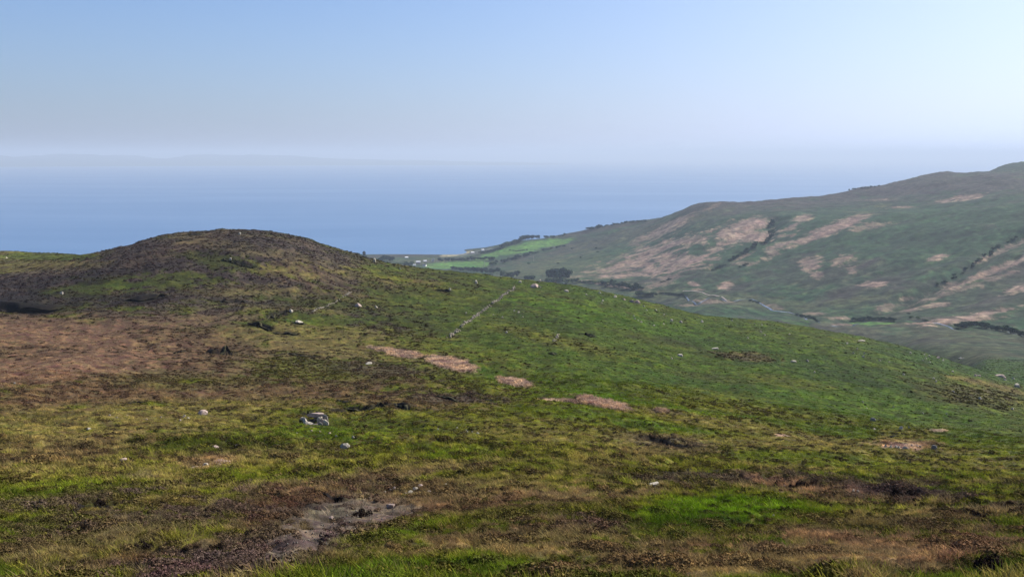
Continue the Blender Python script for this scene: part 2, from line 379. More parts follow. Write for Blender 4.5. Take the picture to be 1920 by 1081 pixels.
# (class, u, v, half width, half height, tilt deg up to the right, weight, raggedness)
NEAR = [
 ('OY', 500, 830, 900, 160, 0, .35, .5), ('G', 1000, 850, 700, 160, -4, .55, .8),
 ('OY', 620, 850, 1250, 120, 0, .5, .7), ('BM', 120, 655, 420, 80, 0, .95, .5), ('BM', 480, 690, 320, 60, -4, .7, .8), ('BM', 420, 735, 360, 18, 2, .6, .6),
 ('PB', 60, 625, 200, 26, -3, .75, .7), ('PB', 110, 690, 190, 30, 5, .8, .8), ('PB', 330, 600, 150, 12, 2, .45, .7), ('PB', 300, 740, 260, 12, 3, .35, .8),
 ('BM', 110, 742, 200, 24, 6, .85, .8), ('G', 350, 715, 160, 16, -3, .3, 1.1), ('OY', 560, 645, 130, 18, -8, .6, .8), ('G', 560, 690, 120, 22, -5, .4, .9),
 ('H', 380, 500, 420, 88, 0, .95, .35), ('H', 60, 545, 200, 40, 6, .9, .4), ('BM', 620, 530, 110, 28, -15, .5, .7),
 ('OY', 60, 500, 120, 14, 2, .75, .5), ('OY', 70, 473, 110, 12, 0, .9, .3), ('G', 90, 480, 90, 8, 0, .6, .5), ('H', 40, 515, 120, 7, 5, .7, .6),
 ('G', 150, 545, 110, 22, 8, .55, 1.0), ('G', 320, 528, 90, 16, 3, .35, 1.1), ('G', 420, 490, 90, 14, -8, .3, 1.), ('OY', 540, 510, 60, 10, -8, .7, .9), ('OY', 450, 545, 120, 10, 0, .55, 1.),
 ('BM', 330, 470, 140, 14, 20, .3, .9), ('OY', 470, 470, 200, 12, -10, .25, .9), ('DK', 55, 566, 150, 17, 0, .85, .6), ('DK', 190, 558, 170, 9, 0, .6, .8), ('DK', 30, 540, 120, 12, 4, .6, .8), ('DK', 240, 505, 200, 12, 12, .5, .9), ('DK', 120, 525, 150, 10, 10, .5, .9), ('DK', 330, 545, 120, 6, 3, .45, .9),  # near-black blobs paint the shadowed band across the knoll's left flank
 ('BG', 735, 512, 55, 12, -12, .65, .8), ('OY', 790, 530, 160, 18, -8, .7, .9), ('BM', 790, 545, 110, 12, -10, .6, .8), ('H', 900, 535, 180, 12, -8, .7, .6), ('H', 700, 540, 90, 12, -8, .5, .9),
 ('H', 730, 600, 130, 34, -3, .8, .7), ('BM', 760, 625, 110, 18, 0, .4, .9), ('OY', 600, 620, 110, 14, -3, .7, .9), ('G', 600, 598, 90, 10, -3, .5, .9),
 ('OY', 780, 655, 260, 22, -8, .6, .8), ('H', 990, 592, 110, 28, -12, .8, .7), ('H', 1120, 650, 90, 16, -25, .45, .8), ('DG', 1060, 545, 90, 12, -10, .6, .7),
 ('BM', 990, 650, 40, 6, 0, .5, .8), ('OY', 1000, 680, 180, 26, -10, .45, .9),
 ('G', 1400, 690, 620, 115, -11, .85, .4), ('BG', 1180, 605, 200, 18, -13, .9, .7), ('BG', 1340, 645, 220, 22, -12, .75, .8), ('BG', 1120, 690, 260, 26, -8, .35, .9),
 ('BG', 1250, 770, 260, 28, -9, .5, .9), ('BG', 1560, 740, 260, 36, -6, .75, .8), ('DG', 1420, 665, 240, 20, -14, .6, .8), ('DG', 1700, 720, 170, 22, -12, .6, .7), ('DG', 1560, 700, 260, 12, -12, .6, .8), ('DG', 1330, 720, 160, 10, -9, .45, .9),
 ('BM', 1400, 668, 60, 9, -4, .6, .9), ('BM', 1470, 715, 90, 10, -8, .35, .9), ('BM', 1830, 740, 110, 22, -6, .5, .8), ('OY', 1330, 750, 160, 16, -8, .45, .9), ('H', 1340, 708, 80, 7, -8, .5, .9),
 ('BG', 1130, 745, 60, 10, -12, .8, .6), ('BG', 900, 690, 60, 8, -20, .7, .7), ('BG', 1250, 800, 120, 8, -4, .6, .8), ('BG', 1060, 775, 120, 10, -5, .35, .9),
 ('OY', 1360, 795, 230, 14, -9, .85, .5), ('OY', 1560, 835, 300, 14, -2, .75, .6), ('OY', 1700, 870, 330, 16, 1, .65, .8), ('OY', 1850, 905, 200, 8, 2, .6, .8),
 ('G', 1500, 860, 240, 12, -4, .5, .8), ('H', 1500, 905, 320, 14, -1, .55, .9), ('BM', 1250, 845, 110, 12, -2, .5, .9), ('H', 1250, 828, 90, 12, -6, .85, .7), ('H', 1330, 895, 190, 10, 0, .6, .8),
 ('OY', 1110, 862, 110, 12, 3, .6, .8), ('DG', 960, 870, 90, 10, 0, .4, .9), ('OY', 1160, 875, 70, 5, 0, .75, .7), ('BM', 830, 880, 140, 14, 8, .45, .9), ('G', 700, 860, 210, 22, 4, .5, .8), ('BG', 860, 855, 90, 8, 0, .5, .9),
 ('DG', 700, 800, 180, 16, -3, .5, .9), ('BG', 620, 815, 100, 14, -5, .45, .9), ('BM', 760, 750, 170, 14, -2, .55, .9), ('H', 850, 745, 110, 10, -2, .6, .9), ('H', 700, 690, 90, 14, -4, .5, 1.),
 ('OY', 230, 782, 320, 26, 3, .75, .6), ('BM', 200, 830, 260, 20, 3, .4, .9), ('DG', 430, 830, 190, 20, 3, .55, .9), ('H', 500, 845, 160, 12, 2, .4, 1.),
 ('BG', 430, 885, 190, 20, -3, .5, .8), ('G', 150, 915, 220, 30, 6, .7, .7), ('OY', 300, 895, 210, 16, -5, .5, .9), ('PB', 390, 868, 55, 14, 4, .9, .7), ('S', 255, 895, 35, 6, 0, .6, .9),
 ('H', 90, 945, 220, 14, 8, .7, .9), ('H', 330, 970, 260, 16, 4, .65, 1.), ('H', 430, 1050, 230, 32, 10, .75, .8), ('BG', 60, 1005, 150, 32, 5, .75, .8), ('BG', 330, 1000, 170, 22, 8, .5, 1.),
 ('PB', 210, 1062, 130, 14, 12, .75, 1.), ('BM', 270, 1045, 70, 16, 8, .7, .9), ('OY', 100, 1060, 190, 22, 3, .45, 1.),
 ('H', 640, 925, 210, 26, 4, .75, .8), ('BM', 820, 940, 190, 26, 6, .65, .8), ('H', 770, 918, 110, 14, -3, .8, .8), ('BM', 510, 960, 110, 40, 20, .8, .7),
 ('PB', 760, 958, 90, 10, 8, .6, .9), ('BM', 600, 990, 200, 66, 22, .7, .6), ('S', 605, 988, 130, 44, 18, 1., .4), ('S', 705, 964, 85, 18, 6, 1., .45), ('S', 540, 1030, 85, 32, 30, 1., .55),
 ('G', 900, 985, 220, 22, 10, .7, .8), ('BG', 760, 1000, 130, 10, 10, .4, .9), ('BM', 1000, 960, 260, 26, 2, .45, 1.), ('PB', 1000, 1010, 280, 26, 5, .5, 1.), ('PB', 1100, 1045, 220, 24, 5, .5, 1.),
 ('G', 900, 1065, 260, 18, 3, .7, .8), ('BG', 870, 1055, 120, 14, 0, .5, .9), ('H', 1180, 985, 110, 18, -3, .6, 1.),
 ('BG', 1340, 965, 150, 36, 2, .95, .6), ('BG', 1420, 945, 120, 14, -6, .8, .7), ('DG', 1310, 985, 130, 16, 5, .6, .9), ('OY', 1260, 925, 90, 8, -3, .3, .9),
 ('PB', 1490, 912, 90, 12, -12, .75, .9), ('BM', 1620, 930, 200, 18, -4, .7, .9), ('PB', 1615, 922, 30, 6, -4, .9, .8), ('H', 1700, 925, 110, 14, -3, .8, .9), ('H', 1860, 960, 150, 18, 8, .7, .9),
 ('BM', 1650, 990, 300, 26, 3, .6, 1.), ('OY', 1700, 970, 200, 10, 0, .4, 1.), ('PB', 1500, 1045, 420, 26, 4, .7, .8), ('PB', 1780, 1050, 160, 26, 10, .6, .8), ('OY', 1380, 1060, 240, 18, 3, .5, .9), ('DG', 1850, 1065, 60, 18, 0, .8, .7), ('PB', 1540, 1005, 100, 8, 0, .6, .9),
 ('FG', 1860, 690, 220, 22, -10, .9, .4),
 ('OY', 200, 1015, 280, 45, 4, .5, .9), ('H', 200, 1000, 300, 40, 4, .75, 1.9), ('H', 420, 1050, 170, 40, 10, .8, 1.2), ('OY', 250, 880, 330, 22, 4, .5, .9), ('OY', 620, 870, 240, 16, 2, .5, .9), ('OY', 900, 910, 240, 18, 3, .55, .9), ('PB', 1080, 930, 160, 12, 3, .4, 1.), ('OY', 1100, 820, 220, 16, -3, .5, .9), ('OY', 900, 1030, 300, 16, 4, .45, 1.), ('OY', 200, 1020, 260, 20, 5, .4, 1.), ('BM', 60, 860, 150, 16, 5, .5, 1.), ('OY', 1050, 640, 130, 12, -14, .5, .9), ('H', 1240, 640, 110, 8, -14, .45, .9), ('OY', 1500, 780, 220, 10, -6, .45, .9),
 ('PB', 1700, 832, 60, 9, -2, .75, .9), ('OY', 1700, 815, 60, 12, 0, .7, .8), ('BR', 1690, 836, 36, 5, 0, .5, 1.), ('BR', 1465, 816, 14, 2.5, -6, .8, .6), ('BR', 1760, 806, 16, 3, 0, .7, .6),
 ('OY', 1840, 717, 75, 4.5, -11, .95, .5), ('OY', 1900, 733, 35, 4, -12, .9, .5),
 ('BR', 722, 656, 36, 4, -10, .75, .5), ('BR', 756, 662, 36, 8, -8, .9, .4), ('BR', 848, 682, 48, 12, -12, .95, .4), ('BR', 965, 716, 34, 7, -10, .95, .4), ('BR', 1130, 755, 56, 8, -13, .95, .4), ('BR', 1070, 752, 60, 3, -5, .7, .5), ('BR', 1240, 771, 14, 4, -6, .8, .4),
]
FARP = [
 ('FH', 1500, 372, 420, 22, 3, .85, .4), ('FH', 1780, 345, 260, 26, 3, .75, .5), ('FO', 1350, 560, 300, 12, -5, .5, .8), ('FH', 1500, 520, 260, 20, 0, .45, 1.), ('FH', 1800, 560, 200, 40, 12, .35, 1.),
 ('FG', 1500, 440, 420, 42, 5, .6, .7), ('FG', 1750, 430, 250, 45, 5, .7, .7), ('FH', 1750, 640, 260, 24, -5, .5, .9), ('FO', 1800, 665, 200, 20, -8, .4, 1.), ('FH', 1450, 610, 160, 12, -6, .8, .7), ('FO', 1800, 625, 260, 10, -3, .35, .9),
 ('G', 1700, 655, 120, 8, -10, .6, .8), ('FG', 1300, 585, 90, 14, -5, .6, .8), ('FG', 1830, 690, 200, 20, -10, .6, .8), ('BM', 1850, 680, 120, 12, -8, .4, .9),
 ('FO', 1080, 500, 130, 30, 8, .85, .6), ('FH', 1130, 450, 130, 14, 14, .6, .8), ('FH', 1130, 428, 110, 7, 8, .8, .5), ('FG', 1180, 470, 150, 16, 14, .5, .8), ('FO', 1230, 430, 110, 10, 14, .4, .9),
 # fields by the shore
 ('F', 862, 496, 66, 7, 2, 1., .15), ('F', 1010, 458, 66, 7.5, 8, 1., .2), ('F', 955, 472, 50, 5, 6, 1., .25), ('F', 912, 483, 26, 4, 10, .9, .3), ('FO', 800, 488, 40, 4, 0, .5, .5), ('FO', 760, 495, 60, 8, 0, .4, .8),
 ('SAND', 855, 476, 30, 3.5, 8, 1., .3), ('SH', 895, 473, 30, 3, 12, .8, .5), ('FH', 740, 480, 60, 2.5, 2, .8, .5),
 # dead bracken
 ('FB', 1395, 425, 44, 11, 8, 1., .6), ('FB', 1400, 445, 62, 9, 6, .95, .7), ('FB', 1420, 418, 26, 12, 10, .9, .5), ('FB', 1365, 440, 26, 8, 3, .9, .6),
 ('FB', 1230, 470, 70, 12, 18, .85, .9), ('FB', 1280, 490, 55, 9, 8, .95, .7), ('FB', 1300, 450, 36, 8, 12, .6, .9), ('FB', 1190, 495, 80, 9, 12, .7, 1.), ('FB', 1250, 505, 60, 7, 6, .8, .9), ('FB', 1230, 440, 44, 8, 20, .55, 1.), ('FB', 1270, 415, 60, 5, 22, .45, .8), ('FB', 1180, 515, 60, 4, 5, .7, .9), ('FB', 1340, 466, 26, 5, 6, .7, .9), ('FB', 1255, 425, 30, 7, 25, .5, .9),
 ('FB', 1505, 409, 18, 6, 10, .95, .5), ('FB', 1486, 424, 14, 6, 25, .8, .6), ('FB', 1570, 424, 62, 9, 20, 1., .5), ('FB', 1505, 452, 24, 6, 18, .9, .6), ('FB', 1600, 412, 28, 5, 5, .8, .6), ('FB', 1630, 424, 36, 5, 8, .6, .8), ('FB', 1545, 436, 30, 8, 20, .7, .7),
 ('FB', 1460, 460, 18, 8, 15, .7, .8), ('FB', 1445, 475, 14, 8, 20, .7, .9), ('FB', 1390, 483, 24, 2.5, 25, .7, .5), ('FB', 1395, 494, 22, 4, 0, .5, .8),
 ('FB', 1520, 495, 20, 10, 10, .85, .8), ('FB', 1535, 515, 14, 6, -10, .7, .8), ('FB', 1580, 488, 20, 9, 20, .7, .9), ('FB', 1598, 505, 10, 6, 30, .6, .8), ('FB', 1360, 535, 14, 6, 3, .95, .5), ('FB', 1300, 532, 12, 4, -12, .85, .6), ('FB', 1308, 543, 12, 2, 0, .7, .5),
 ('FB', 1755, 484, 20, 5, 18, .85, .7), ('FB', 1640, 532, 22, 5.5, 5, .95, .6), ('FB', 1660, 577, 18, 7, 5, .95, .6), ('FB', 1700, 559, 14, 4, 8, .9, .5), ('FB', 1705, 581, 20, 4, 4, .9, .5), ('FB', 1755, 572, 24, 3.5, 6, .9, .5), ('FB', 1697, 572, 12, 3, 0, .8, .5), ('FB', 1530, 588, 20, 2.5, 0, .85, .5), ('FB', 1570, 596, 22, 3, 0, .9, .6), ('FB', 1450, 575, 20, 4, -15, .7, .7),
 ('FB', 1860, 508, 100, 6, 22, .85, .6), ('FB', 1900, 460, 50, 5, 24, .75, .8), ('FB', 1790, 600, 60, 6, 6, .85, .8), ('FB', 1850, 588, 60, 4, 12, .85, .7), ('FB', 1910, 540, 26, 7, 10, .9, .8), ('FB', 1820, 535, 100, 5, 18, .45, .9), ('FB', 1830, 595, 50, 5, 3, .6, .9),
 ('FB', 1790, 532, 18, 5, 12, .7, .8), ('FB', 1580, 608, 22, 2, 0, .6, .5), ('FB', 1330, 565, 36, 4, 0, .6, .6), ('FO', 1255, 549, 22, 3, 3, .8, .5), ('FO', 1390, 558, 30, 2.5, 3, .8, .5), ('FB', 1240, 530, 22, 8, 10, .45, .9), ('FO', 1600, 562, 60, 5, 8, .7, .8), ('FB', 1250, 520, 20, 4, 5, .5, .9),
 ('FB', 1815, 370, 28, 5, 8, .8, .7), ('FB', 1770, 378, 16, 3, 5, .7, .6), ('FO', 1655, 385, 18, 3.5, 5, .9, .6), ('FO', 1610, 398, 26, 1.8, -2, .9, .4), ('FB', 1690, 388, 22, 2, 0, .7, .6), ('FB', 1660, 374, 40, 2, 3, .4, .8),
 # dark scrub and heather
 ('FD', 1700, 370, 30, 4, 3, .8, .8), ('FD', 1650, 380, 40, 4, 0, .5, .9), ('FD', 1780, 384, 60, 4, 5, .45, .9), ('FD', 1450, 405, 26, 8, -20, .7, .9), ('FD', 1740, 446, 70, 16, 3, .7, .9), ('FD', 1800, 442, 24, 6, 0, .75, .8), ('FD', 1860, 412, 70, 12, 5, .35, .9), ('FD', 1680, 462, 20, 6, 10, .5, .9), ('FD', 1600, 400, 60, 5, 0, .35, .9),
 ('FD', 1875, 314, 60, 7, 5, .9, .3), ('FG', 1600, 585, 120, 12, 3, .5, .8), ('F', 1632, 606, 40, 2.6, 0, .8, .4), ('F', 1500, 606, 26, 3, -10, .5, .6), ('F', 1510, 602, 9, 1.4, -15, .9, .4),
 ('FO', 1835, 722, 75, 3.5, -12, .9, .5), ('FB', 1140, 533, 60, 3, -8, .6, .6), ('FB', 1290, 572, 20, 2, 0, .5, .5),
]
def warp(az, ld, s, seed):
    return fbm(az * s, ld * s, 4, seed, .6)

def cover(x, y, z, extra=True):
    d = np.hypot(x, y); az = np.arctan2(x, y); ld = np.log(np.maximum(d, 1))
    u, v = project(x, y, z)
    n1 = warp(az, ld, 26, 21); n2 = warp(az, ld, 60, 31); n3 = warp(az, ld, 9, 41)
    n4 = fbm(x / 3.1, y / 3.1, 3, 51); n5 = warp(az, ld, 150, 61); n6 = warp(az, ld, 330, 71)
    nearw = d < 640
    sa_, sb_ = slope_axes(x, y)
    nA = fbm(sb_ / 16, sa_ / 60, 4, 81, .6); nB = fbm(sb_ / 60, sa_ / 260, 3, 85)
    c = np.empty(x.shape + (3,))
    P = {k: np.array(v_) for k, v_ in PAL.items()}
    def mix(m, a, w):
        w = np.clip(w, 0, 1)[..., None]
        return m * (1 - w) + a * w
    c[:] = P['G']
    c = mix(c, P['OY'], .35 + .8 * n3)
    far = ~nearw
    cf = np.empty_like(c); cf[:] = P['FG']
    cf = mix(cf, P['FH'], .25 + .6 * n3 + .6 * nB)
    cf = mix(cf, P['FO'], sstep(.1, .7, nA) * .45)
    cf = mix(cf, P['FD'], sstep(.25, .8, -nA + .4 * n5) * .5)
    c = np.where(far[..., None], cf, c)
    soilq = np.zeros(x.shape)
    # stretch noise along the slope for the far side
    for sel0, LIST in ((nearw, NEAR), (far, FARP)):
        idx = np.nonzero(sel0)
        if len(idx[0]) == 0:
            continue
        cc = c[idx]; uu, vv = u[idx], v[idx]
        a1, a2 = n1[idx], n2[idx]
        a5 = n5[idx] if LIST is NEAR else nA[idx] * .9 + n6[idx] * .6
        for k, cu, cv, ru, rv, ang, wt, rag in LIST:
            m = (np.abs(uu - cu) < ru * 1.9 + 30) & (np.abs(vv - cv) < (rv + ru * abs(math.sin(math.radians(ang)))) * 1.9 + 10)
            if not m.any():
                continue
            ca, sa = math.cos(math.radians(ang)), math.sin(math.radians(ang))
            du, dv = uu[m] - cu, -(vv[m] - cv)
            p = (du * ca + dv * sa) / ru; q = (-du * sa + dv * ca) / rv
            big = ru > 100
            nz = (a1[m] * .9 + a2[m] * .6) if big else (a2[m] * .8 + a5[m] * .5)
            r = np.sqrt(p * p + q * q) + rag * nz * (.9 if LIST is NEAR else 1.5)
            soft = .45 if big else .22
            if k in ('BR', 'F', 'SAND'):
                soft = .12
            if k in ('S', 'FB'):
                soft = .35
            w = sstep(1 + soft, 1 - soft, r) * wt
            cc[m] = mix(cc[m], P[k], w)
            if k == 'S':
                sw = soilq[idx]; sw[m] = np.maximum(sw[m], w); soilq[idx] = sw
            elif k in ('G', 'BG', 'OY', 'PB') and LIST is NEAR:
                sw = soilq[idx]; sw[m] *= 1 - w; soilq[idx] = sw
        c[idx] = cc
    # mottling: heath in the grass, bleached grass on the heath
    mm = sstep(-.05, .4, n2 * .7 + n5 * .4 + n4 * .4) * (.9 * nearw + .35 * far)
    c = mix(c, c * np.array([.62, .52, .62]), mm)
    mm = sstep(-.02, .4, -n2 * .6 + n5 * .5 + n1 * .3) * (.75 * nearw + .35 * far)
    c = mix(c, c * np.array([1.55, 1.45, 1.15]) + .006, mm)
    c = c * (1 + .35 * n5 * np.where(nearw, 1, .5) + .18 * n1)[..., None]
    if extra:
        _, mk = bank_terms(x, y, d)
        mk = mk * sstep(-.5, .2, n5 + .25)
        c = mix(c, P['DP'], mk * 1.1)
    for Pl, dep, w in GULLY:
        if far.any():
            xf, yf = x[far], y[far]
            g = np.exp(-(dist_line(xf, yf, Pl) / (w * .9)) ** 2) * (.55 + .5 * n2[far])
            c[far] = mix(c[far], P['FD'], g * .6)
    # every hummock has its own plants: straw on top, heath or wet moss in the gaps
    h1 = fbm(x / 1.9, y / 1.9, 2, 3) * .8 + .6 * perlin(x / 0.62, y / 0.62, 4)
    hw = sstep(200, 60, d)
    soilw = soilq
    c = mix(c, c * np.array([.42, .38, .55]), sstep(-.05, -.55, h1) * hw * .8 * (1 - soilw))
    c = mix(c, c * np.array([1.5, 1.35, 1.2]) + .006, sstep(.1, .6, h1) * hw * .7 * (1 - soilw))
    greenish = sstep(.8, .98, c[..., 1] / c[..., 0])[..., None]
    c = np.where(nearw[..., None], c * (np.array([.86, .91, .36]) * greenish + np.array([1., .95, .92]) * (1 - greenish)), c * np.array([.50, .60, .56]) * (1 + .5 * fbm(x / 10, y / 10, 2, 97) + .35 * nA)[..., None])
    c = np.clip(c, .003, .8)
    cover.soil = soilw
    return c

# ------------------------------------------------------------------ materials
def new_mat(name):
    m = bpy.data.materials.new(name); m.use_nodes = True
    for n in list(m.node_tree.nodes):
        m.node_tree.nodes.remove(n)
    o = m.node_tree.nodes.new('ShaderNodeOutputMaterial')
    return m, m.node_tree, o
def N(nt, t, **kw):
    n = nt.nodes.new(t)
    for k, v in kw.items():
        setattr(n, k, v)
    return n
def noise_node(nt, vec, scale, det=4, rough=.6):
    n = N(nt, 'ShaderNodeTexNoise'); n.inputs['Scale'].default_value = scale
    n.inputs['Detail'].default_value = det; n.inputs['Roughness'].default_value = rough
    nt.links.new(vec, n.inputs['Vector']); return n.outputs['Fac']
def ramp(nt, fac, lo, hi, a=0.0, b=1.0):
    n = N(nt, 'ShaderNodeMapRange'); n.inputs['From Min'].default_value = lo; n.inputs['From Max'].default_value = hi
    n.inputs['To Min'].default_value = a; n.inputs['To Max'].default_value = b
    nt.links.new(fac, n.inputs['Value']); return n.outputs['Result']
def mul_col(nt, col, fac):
    n = N(nt, 'ShaderNodeVectorMath', operation='SCALE'); nt.links.new(col, n.inputs[0]); nt.links.new(fac, n.inputs['Scale']); return n.outputs[0]
def math_node(nt, op, a, b):
    n = N(nt, 'ShaderNodeMath', operation=op)
    for i, s in enumerate((a, b)):
        if isinstance(s, (int, float)): n.inputs[i].default_value = s
        else: nt.links.new(s, n.inputs[i])
    return n.outputs[0]

def ground_material(name, scales, bump_d, contrast):
    m, nt, o = new_mat(name)
    at_ = N(nt, 'ShaderNodeAttribute', attribute_name='cover')
    tc = N(nt, 'ShaderNodeTexCoord')
    v = tc.outputs['Object']
    f1 = ramp(nt, noise_node(nt, v, scales[0]), .3, .7, 1 - contrast, 1 + contrast)
    f2 = ramp(nt, noise_node(nt, v, scales[1]), .3, .7, 1 - contrast * .8, 1 + contrast * .8)
    c = mul_col(nt, mul_col(nt, at_.outputs['Color'], f1), f2)
    hs = N(nt, 'ShaderNodeHueSaturation'); nt.links.new(c, hs.inputs['Color'])
    nt.links.new(ramp(nt, noise_node(nt, v, scales[0] * .6, 3), .3, .7, .475, .525), hs.inputs['Hue'])
    b = N(nt, 'ShaderNodeBsdfPrincipled'); b.inputs['Roughness'].default_value = .95
    b.inputs['Specular IOR Level'].default_value = .1
    nt.links.new(hs.outputs[0], b.inputs['Base Color'])
    bp = N(nt, 'ShaderNodeBump'); bp.inputs['Distance'].default_value = bump_d; bp.inputs['Strength'].default_value = .8
    nt.links.new(noise_node(nt, v, scales[1] * 1.5, 5, .7), bp.inputs['Height']); nt.links.new(bp.outputs[0], b.inputs['Normal'])
    nt.links.new(b.outputs[0], o.inputs['Surface'])
    return m

M_near = ground_material('moorland', (.9, 4.5), .12, .35)
M_far = ground_material('far_moorland', (.06, .28), 1.8, .38)

def plain(name, col, rough=.8, var=.25, scale=3.0, spec=.3, bump=0.0):
    m, nt, o = new_mat(name)
    tc = N(nt, 'ShaderNodeTexCoord')
    rgb = N(nt, 'ShaderNodeRGB'); rgb.outputs[0].default_value = (*col, 1)
    f = ramp(nt, noise_node(nt, tc.outputs['Object'], scale, 6, .65), .3, .7, 1 - var, 1 + var)
    b = N(nt, 'ShaderNodeBsdfPrincipled'); b.inputs['Roughness'].default_value = rough; b.inputs['Specular IOR Level'].default_value = spec
    nt.links.new(mul_col(nt, rgb.outputs[0], f), b.inputs['Base Color'])
    if bump:
        bp = N(nt, 'ShaderNodeBump'); bp.inputs['Distance'].default_value = bump; bp.inputs['Strength'].default_value = .9
        nt.links.new(noise_node(nt, tc.outputs['Object'], scale * 2, 8, .7), bp.inputs['Height']); nt.links.new(bp.outputs[0], b.inputs['Normal'])
    nt.links.new(b.outputs[0], o.inputs['Surface'])
    return m

# ------------------------------------------------------------------ mesh helpers
COL = S.collection
def link(o, parent=None, **props):
    COL.objects.link(o)
    if parent is not None:
        o.parent = parent
    for k, v in props.items():
        o[k] = v
    return o
def mesh_np(name, verts, faces, mat=None, smooth=False):
    """verts (n,3); faces (m,k) array of one polygon size"""
    verts = np.asarray(verts, np.float32); faces = np.asarray(faces, np.int32)
    me = bpy.data.meshes.new(name)
    me.vertices.add(len(verts)); me.vertices.foreach_set('co', verts.ravel())
    if len(faces):
        k = faces.shape[1]
        me.loops.add(faces.size); me.loops.foreach_set('vertex_index', faces.ravel())
        me.polygons.add(len(faces)); me.polygons.foreach_set('loop_start', np.arange(0, faces.size, k, dtype=np.int32))
        me.polygons.foreach_set('loop_total', np.full(len(faces), k, np.int32))
        if smooth:
            me.polygons.foreach_set('use_smooth', np.ones(len(faces), bool))
    me.update(calc_edges=True)
    if mat: me.materials.append(mat)
    return me
def grid_faces(na, nb):
    i = np.arange(na - 1)[:, None] * nb + np.arange(nb - 1)[None, :]
    i = i.ravel()
    return np.stack([i, i + nb, i + nb + 1, i + 1], 1)[:, ::-1]

# ------------------------------------------------------------------ ground
HALF = math.radians(33.0)
az_in = np.linspace(-HALF, HALF, 960)
az_out = np.linspace(HALF, AZ_MAX, 45)[1:]
AZV = np.concatenate([-az_out[::-1], az_in, az_out])
def rows_between(marks):
    out = []
    for (a, b, n) in marks:
        out.append(np.exp(np.linspace(math.log(a), math.log(b), n, endpoint=False)))
    return np.concatenate(out)
D_NEAR = np.concatenate([rows_between([(1.0, 9, 30), (9, 60, 330), (60, 440, 430), (440, 640, 36)]), [640.0]])
D_FAR = np.concatenate([[640.0], rows_between([(650, 1050, 70), (1050, 2900, 320), (2900, 4000, 50), (4000, 6500, 20)]), [6500.0]])

def terrain(name, D, mat):
    A, Dg = np.meshgrid(AZV, D, indexing='ij')
    x, y = np.sin(A) * Dg, np.cos(A) * Dg
    z = height(x.ravel(), y.ravel()).reshape(x.shape)
    col = cover(x.ravel(), y.ravel(), z.ravel())
    col = col * np.where(Dg.ravel() < 640.5, .70, 1.0)[:, None]  # near ground darkened to stand for the shade under the plants
    V = np.stack([x, y, z], -1).reshape(-1, 3)
    me = mesh_np(name, V, grid_faces(len(AZV), len(D)), mat, True)
    ca = me.color_attributes.new('cover', 'FLOAT_COLOR', 'POINT')
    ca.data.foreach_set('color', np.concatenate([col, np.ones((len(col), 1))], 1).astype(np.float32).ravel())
    o = bpy.data.objects.new(name, me)
    return link(o, kind='structure')
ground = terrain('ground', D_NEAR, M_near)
hillside = terrain('hillside', D_FAR, M_far)
ground['label'] = 'rough green and brown moorland slope in the foreground'
hillside['label'] = 'valley floor and far heather and bracken hillside above the sea'

# ------------------------------------------------------------------ sea
m_sea, nt_, o_ = new_mat('sea_water')
tc = N(nt_, 'ShaderNodeTexCoord')
mp = N(nt_, 'ShaderNodeMapping'); nt_.links.new(tc.outputs['Object'], mp.inputs['Vector'])
mp.inputs['Scale'].default_value = (.00035, .0013, 1); mp.inputs['Rotation'].default_value = (0, 0, .10)
streak = ramp(nt_, noise_node(nt_, mp.outputs[0], 1.0, 8, .62), .40, .66)
b = N(nt_, 'ShaderNodeBsdfPrincipled')
mx = N(nt_, 'ShaderNodeMix', data_type='RGBA'); nt_.links.new(streak, mx.inputs[0])
mx.inputs[6].default_value = (.060, .135, .265, 1); mx.inputs[7].default_value = (.072, .15, .28, 1)
nt_.links.new(mx.outputs[2], b.inputs['Base Color'])
nt_.links.new(ramp(nt_, streak, 0, 1, .42, .35), b.inputs['Roughness'])
b.inputs['IOR'].default_value = 1.33
b.inputs['Specular IOR Level'].default_value = .5
bp = N(nt_, 'ShaderNodeBump'); bp.inputs['Distance'].default_value = 1.2; bp.inputs['Strength'].default_value = .6
nt_.links.new(noise_node(nt_, tc.outputs['Object'], .035, 6, .6), bp.inputs['Height']); nt_.links.new(bp.outputs[0], b.inputs['Normal'])
nt_.links.new(b.outputs[0], o_.inputs['Surface'])
SX, SY = 70000.0, 75000.0
gx = np.linspace(-SX, SX, 29); gy = np.linspace(-3000, SY, 40)
X, Y = np.meshgrid(gx, gy, indexing='ij')
me = mesh_np('sea', np.stack([X, Y, np.zeros_like(X)], -1).reshape(-1, 3), grid_faces(29, 40), m_sea)
link(bpy.data.objects.new('sea', me), kind='structure', label='calm pale blue sea with faint light streaks')

# ------------------------------------------------------------------ land across the water
m_land = plain('far_land', (.05, .07, .05), .95, .3, .0008)
na, nb = 220, 16
az0, az1 = math.radians(-40), math.radians(4)
V = []
for i in range(na):
    a = az0 + (az1 - az0) * i / (na - 1)
    f = i / (na - 1)
    for j in range(nb):
        t = j / (nb - 1)
        d = 27500 + 9000 * t + 1500 * f
        x, y = math.sin(a) * d, math.cos(a) * d
        prof = math.sin(min(1, t * 1.25) * math.pi / 2) if t < .8 else math.cos((t - .8) / .2 * math.pi / 2)
        h = (455 - 60 * f) * (0.72 + 0.36 * float(fbm(np.array([a * 16]), np.array([t * 1.3]), 4, 71)[0]))
        h *= min(1, (1 - f) * 2.2)
        V.append((x, y, max(-8, h * prof - 6)))
me = mesh_np('far_hills', V, grid_faces(na, nb), m_land, True)
link(bpy.data.objects.new('far_hills', me), kind='structure', label='faint hazy land across the water')

